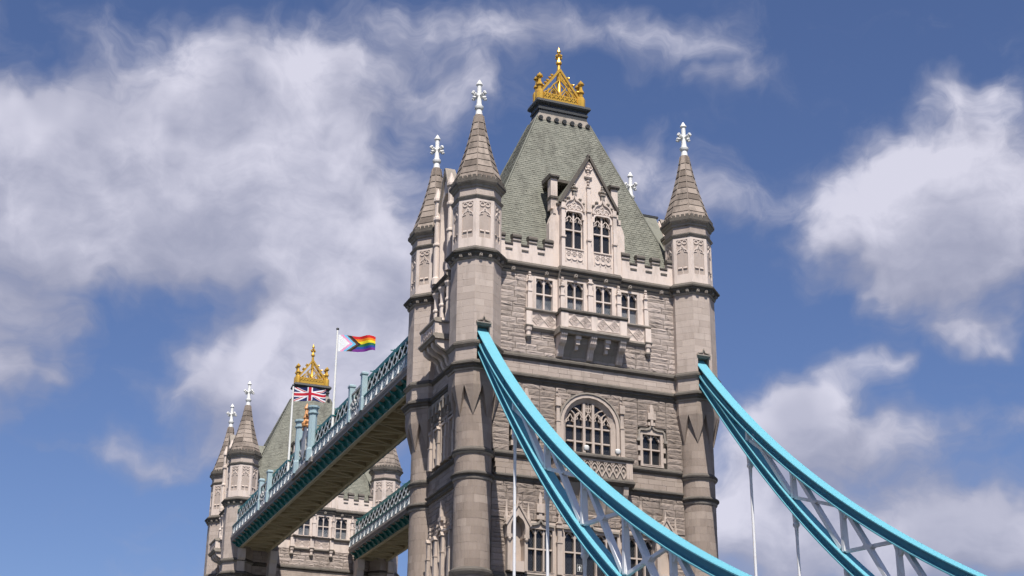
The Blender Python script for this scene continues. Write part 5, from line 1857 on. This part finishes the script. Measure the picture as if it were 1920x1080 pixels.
def chain(xc, label):
    T = empty('suspension_chain', (xc, -6.0, 44.5), label, 'suspension chain', 'suspension chains')
    O = T.location.copy()

    def bld(mb, name, mats, par=None):
        mb.v = [(x - O.x, y - O.y, z - O.z) for x, y, z in mb.v]
        return mb.build(name, mats, par or T)

    def sweep(fn, ys, H, below, w=.44):
        e = .30
        prof = [(-w, 0), (w, 0), (w, -.07), (w - e, -.07), (w - e, -H + .08), (w, -H + .08), (w, -H), (-w, -H), (-w, -H + .08), (-w + e, -H + .08), (-w + e, -.07), (-w, -.07)]
        k = len(prof)
        mb = MB()
        vs = []
        for y in ys:
            sl = (fn(y + .05) - fn(y - .05)) / .1
            l = math.hypot(1, sl)
            ny, nz = -sl / l, 1 / l
            z = fn(y) + (0 if not below else H * l)
            for a, h in prof:
                vs.append((xc + a, y + ny * h, z + nz * h))
        n = len(ys)
        fs = [(i * k + j, i * k + (j + 1) % k, (i + 1) * k + (j + 1) % k, (i + 1) * k + j) for i in range(n - 1) for j in range(k)]
        fs += [tuple(range(k)), tuple(range((n - 1) * k, n * k))]
        mb.add(vs, fs)
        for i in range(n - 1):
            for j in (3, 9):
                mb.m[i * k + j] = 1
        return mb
    ys = [-5.6 - 54.4 * i / 54 for i in range(55)]
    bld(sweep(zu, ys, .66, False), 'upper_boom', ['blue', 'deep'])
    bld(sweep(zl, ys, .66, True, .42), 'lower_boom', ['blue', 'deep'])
    # stiffening flange along the web and the filled end between the booms
    pts_u = [-5.6 - .5 * i for i in range(13)]
    pl = MB()
    up_ = [(y, zu(y) - .5) for y in pts_u]
    lo_ = [(y, zl(y) + .5) for y in pts_u]
    k = len(pts_u)
    for x0, x1 in ((xc - .22, xc + .22),):
        vs = [(x, y, z) for x in (x0, x1) for y, z in up_ + lo_]
        fs = []
        for q in (0, 2 * k):
            fs += [(q + i, q + i + 1, q + k + i + 1, q + k + i) for i in range(k - 1)]
        fs.append((k - 1, 2 * k - 1, 4 * k - 1, 3 * k - 1))
        pl.add(vs, fs)
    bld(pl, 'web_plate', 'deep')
    rv = MB()
    for fn, top in ((zu, True), (zl, False)):
        for q in range(110):
            y = -7.0 - q * .36
            sl = (fn(y + .05) - fn(y - .05)) / .1
            l = math.hypot(1, sl)
            z = fn(y) + (0 if top else .66 * l)
            for x in (-.33, .33):
                c0 = Vector((xc + x, y, z))
                rv.bar(c0 + Vector((0, -sl, 1)) / l * -.01, c0 + Vector((0, -sl, 1)) / l * .012, .06, .06, (1, 0, 0))
    rvo = bld(rv, 'rivets', 'blue')
    rvo['kind'] = 'stuff'
    # gussets and hangers at the panel points
    PY = [-13.25 - 5.6 * i for i in range(8)]
    for i, y in enumerate(PY):
        zt, zb = zu(y) - .98, zl(y) + 1.0
        if i < 7:
            v = bld(MB().bar((xc, y + .05, zt + .1), (xc, y - .05, zb - .05), .26, .22, (1, 0, 0), w1=.34, h1=.34), 'post', 'steel')
            for x in (-.19, .19):
                bld(MB().bar((xc + x * .7, y + .05, zt), (xc + x, y, zb), .05, .28, (1, 0, 0)), 'angle', 'steel', v)
            gp = MB().add([(xc + a, y + b, c_) for a in (-.11, .11) for b, c_ in ((.55, zu(y + .55) - .6), (-.75, zu(y - .75) - .6), (-.2, zu(y) - 1.45), (.15, zu(y) - 1.35))],
                          [(0, 1, 2, 3), (7, 6, 5, 4), (0, 4, 5, 1), (1, 5, 6, 2), (2, 6, 7, 3), (3, 7, 4, 0)])
            bld(gp, 'gusset', 'steel')
        zh = zl(y)
        h = MB().ring(xc, y, [(.22, zh - .02), (.24, zh - .2), (.2, zh - .75), (.24, zh - .8), (.24, zh - .95), (.14, zh - 1.1), (.105, zh - 1.8), (.105, 14.6)], 10, 0, 0, .5, True)
        if zh > 16.5:
            bld(h, 'hanger_rod', 'steel')
        if i < 6:
            y2 = PY[i + 1]
            a0 = Vector((xc, y - .75, zu(y - .75) - .86))
            a1 = Vector((xc, y2 + .35, zl(y2 + .35) + .95))
            b0 = Vector((xc, y - .15, zl(y) + .98))
            b1 = Vector((xc, y2 + .7, zu(y2 + .7) - .86))
            d1 = bld(MB().bar(a0, a1, .26, .2, (1, 0, 0), w1=.26, h1=.26), 'brace', 'steel')
            for s_ in (-.15, .15):
                bld(MB().bar(a0 + Vector((s_, 0, 0)), a1 + Vector((s_, 0, 0)), .05, .28, (1, 0, 0)), 'angle', 'steel', d1)
            d2 = bld(MB().bar(b0, b1, .22, .22, (1, 0, 0)), 'brace', 'steel')
            # node plate where the two cross
            da, db = (a1 - a0), (b1 - b0)
            den = da.y * db.z - da.z * db.y
            t_ = ((b0.y - a0.y) * db.z - (b0.z - a0.z) * db.y) / den
            c = a0 + da * t_
            u1_, u2_ = da.normalized(), db.normalized()
            np_ = MB()
            q = [c + u1_ * .8, c + (u1_ + u2_) * .2, c + u2_ * .7, c + (u2_ - u1_) * .2, c - u1_ * .8, c - (u1_ + u2_) * .2, c - u2_ * .7, c + (u1_ - u2_) * .2]
            vs = [p + Vector((s_, 0, 0)) for s_ in (-.2, .2) for p in q]
            np_.add(vs, [tuple(range(8)), tuple(range(8, 16))[::-1]] + [(j, (j + 1) % 8, 8 + (j + 1) % 8, 8 + j) for j in range(8)])
            bld(np_, 'gusset', 'steel')
    return T


chain(-9.23, 'bright blue suspension chain crossing in front of the arched window')
chain(9.17, 'bright blue suspension chain seen against open sky beyond the tower')


# ------------------------------------------------------------------ chain slots get a little ogee label (part of the near tower)
for cx in (-TW, TW):
    fr = Fr(cx, -TD, -PI / 2, 1.79)
    mb = MB().strip(fr, [(-.55, 45.62), (-.5, 45.72), (-.12, 45.82), (0, 46.12), (.12, 45.82), (.5, 45.72), (.55, 45.62)], .09, 0, .12, 0, .5)
    mb.side(fr, -.6, .6, [(0, 45.5), (.14, 45.54), (.14, 45.62), (0, 45.66)], 0, .5)
    mb.build('hood_mould', 'trim', near_t)

# ------------------------------------------------------------------ flagpoles and flags
FLAGM = bpy.data.materials.new('printed cloth')
FLAGM.use_nodes = True
ft = FLAGM.node_tree
fa_ = node(ft, 'ShaderNodeAttribute', attribute_name='dye')
pb_ = ft.nodes['Principled BSDF']
ft.links.new(fa_.outputs['Color'], pb_.inputs['Base Color'])
pb_.inputs['Roughness'].default_value = .8
trn = node(ft, 'ShaderNodeBsdfTranslucent')
ft.links.new(fa_.outputs['Color'], trn.inputs['Color'])
mxs = node(ft, 'ShaderNodeMixShader')
mxs.inputs[0].default_value = .3
ft.links.new(pb_.outputs[0], mxs.inputs[1])
ft.links.new(trn.outputs[0], mxs.inputs[2])
ft.links.new(mxs.outputs[0], ft.nodes['Material Output'].inputs[0])
MAT['flag'] = FLAGM


def lin(h):
    return tuple(((c / 255) / 12.92 if c / 255 <= .04045 else (((c / 255) + .055) / 1.055) ** 2.4) for c in h)


def union(x, y):
    """x, y in 0..1, x along the fly"""
    u, v = (x - .5) * 60, (y - .5) * 30
    red, white, blue = lin((196, 22, 48)), lin((240, 240, 240)), lin((20, 30, 92))
    if abs(u) < 3 or abs(v) < 3:
        return red
    if abs(u) < 5 or abs(v) < 5:
        return white
    k = 30 / 60
    l = math.hypot(1, k)
    for sg in (1, -1):
        dd = (v - sg * k * u) / l
        # red saltire is set off-centre in each quarter
        side = dd if (u > 0) == (sg > 0) else -dd
        side = dd * (1 if u > 0 else -1) * (1 if sg > 0 else 1)
        if abs(dd) < 3:
            off = dd * (-1 if u > 0 else 1)
            return red if 0 < off < 2 else white
    return blue


def pride(x, y):
    u, v = x * 2, y
    d = u - (.5 - abs(v - .5)) * 1.05
    if d < .1:
        return lin((245, 245, 245))
    if d < .27:
        return lin((243, 165, 200))
    if d < .44:
        return lin((120, 200, 235))
    if d < .56:
        return lin((95, 58, 35))
    if d < .70:
        return lin((22, 20, 22))
    cols = [(118, 42, 140), (40, 70, 160), (30, 110, 70), (250, 228, 40), (245, 140, 25), (215, 30, 30)]
    return lin(cols[min(5, int(v * 6))])


def flagpole(y, top, label):
    T = empty('flagpole', (-10.22, y, 46.9), label, 'flagpole', 'flagpoles on the walkway')
    MB().tube((0, 0, 0), (0, 0, top - 46.9), .14, .09, 10).build('pole', 'white', T)
    MB().ring(0, 0, [(.14, .0), (.14, .25), (.1, .3)], 10, 0, 0, .5, True).build('base', 'white', T)
    c = MB()
    c.ring(0, 0, [(.12, top - 46.9), (.16, top - 46.82), (.13, top - 46.72), (.02, top - 46.66)], 10, 0, 0, .5, True)
    c.build('cap', 'black', T)
    MB().box(Fr(0, 0, PI), -.2, .2, 2.4, 2.5, -.35, .12).build('clamp', 'teal', T)
    return T


def flag(name, y, ztop, hgt, length, fn, label, ang, droop, seed):
    nx, ny = 84, 40
    rnd = random.Random(seed)
    dv = Vector((math.cos(ang), math.sin(ang), 0))
    nv = Vector((-dv.y, dv.x, 0))
    vs, fs, cols = [], [], []
    for j in range(ny + 1):
        for i in range(nx + 1):
            a, b = i / nx, j / ny
            wv_ = (.05 + .30 * a) * math.sin(a * 9.5 + b * 1.2 + seed) * (a ** .5) + .07 * math.sin(a * 19 + b * 3) * a
            p = dv * (.12 + length * a * (.94)) + nv * wv_ * .9 + Vector((0, 0, ztop - 46.9 - hgt * (1 - b) * (1 - .12 * a) - droop * a ** 1.1 + .10 * math.sin(a * 7 + seed) * a))
            vs.append(tuple(p))
    for j in range(ny):
        for i in range(nx):
            q = j * (nx + 1) + i
            fs.append((q, q + 1, q + nx + 2, q + nx + 1))
            cols.append(fn((i + .5) / nx, (j + .5) / ny))
    me = bpy.data.meshes.new(name)
    me.from_pydata(vs, [], fs)
    me.materials.append(FLAGM)
    ca = me.attributes.new('dye', 'FLOAT_COLOR', 'FACE')
    for i, c in enumerate(cols):
        ca.data[i].color = (*c, 1)
    me.polygons.foreach_set('use_smooth', [True] * len(fs))
    o = link(name, me)
    o.location = (-10.22, y, 46.9)
    o['label'] = label
    o['category'] = 'flag'
    return o


flagpole(31.6, 58.25, 'white flagpole flying the striped rainbow flag')
flagpole(49.0, 57.75, 'white flagpole flying the red, white and blue crossed flag')
flag('flag', 31.6, 57.75, 1.75, 3.9, pride, 'rainbow flag with white, pink, blue, brown and black chevron', R(-16), .10, 2)
flag('flag', 49.0, 57.62, 1.6, 3.65, union, 'blue flag with red and white upright and diagonal crosses', R(-16), .02, 5)

# ------------------------------------------------------------------ small floodlights on the middle balcony
FF = Fr(0, 0, -PI / 2, YW)
for u, where in ((-.62, 'below the middle of the great arched window'), (1.98, 'beside the right jamb of the great arched window')):
    p = FF.P(u, 36.78, .78)
    T = empty('floodlight', p, 'small white floodlight on the stone balcony ' + where, 'floodlight', 'floodlights on the balcony')
    MB().ring(0, 0, [(.05, 0), (.05, .16)], 8, 0, 0, .5, True).build('stem', 'black', T)
    mb = MB()
    mb.ring(0, 0, [(.16, .12), (.22, .22), (.22, .42), (.12, .52)], 10, 0, 0, .5, True)
    mb.build('head', 'white', T)
# notice in the lower window
n_ = MB()
n_.box(FF, -1.05, -.62, 27.95, 28.5, -.22, -.20, 0, .5)
nb_ = n_.build('window_notice', 'black', near_t)
n_ = MB()
n_.strip(FF, [(-1.02, 27.98), (-.65, 27.98), (-.65, 28.47), (-1.02, 28.47)], .025, -.2, -.19, 0, .5, True)
n_.prism(FF, [(-.95, 28.24), (-.72, 28.24), (-.835, 28.42)], -.2, -.19, 0, .5)
n_.box(FF, -.88, -.79, 28.05, 28.24, -.2, -.19, 0, .5)
n_.build('arrow_print', 'white', nb_)
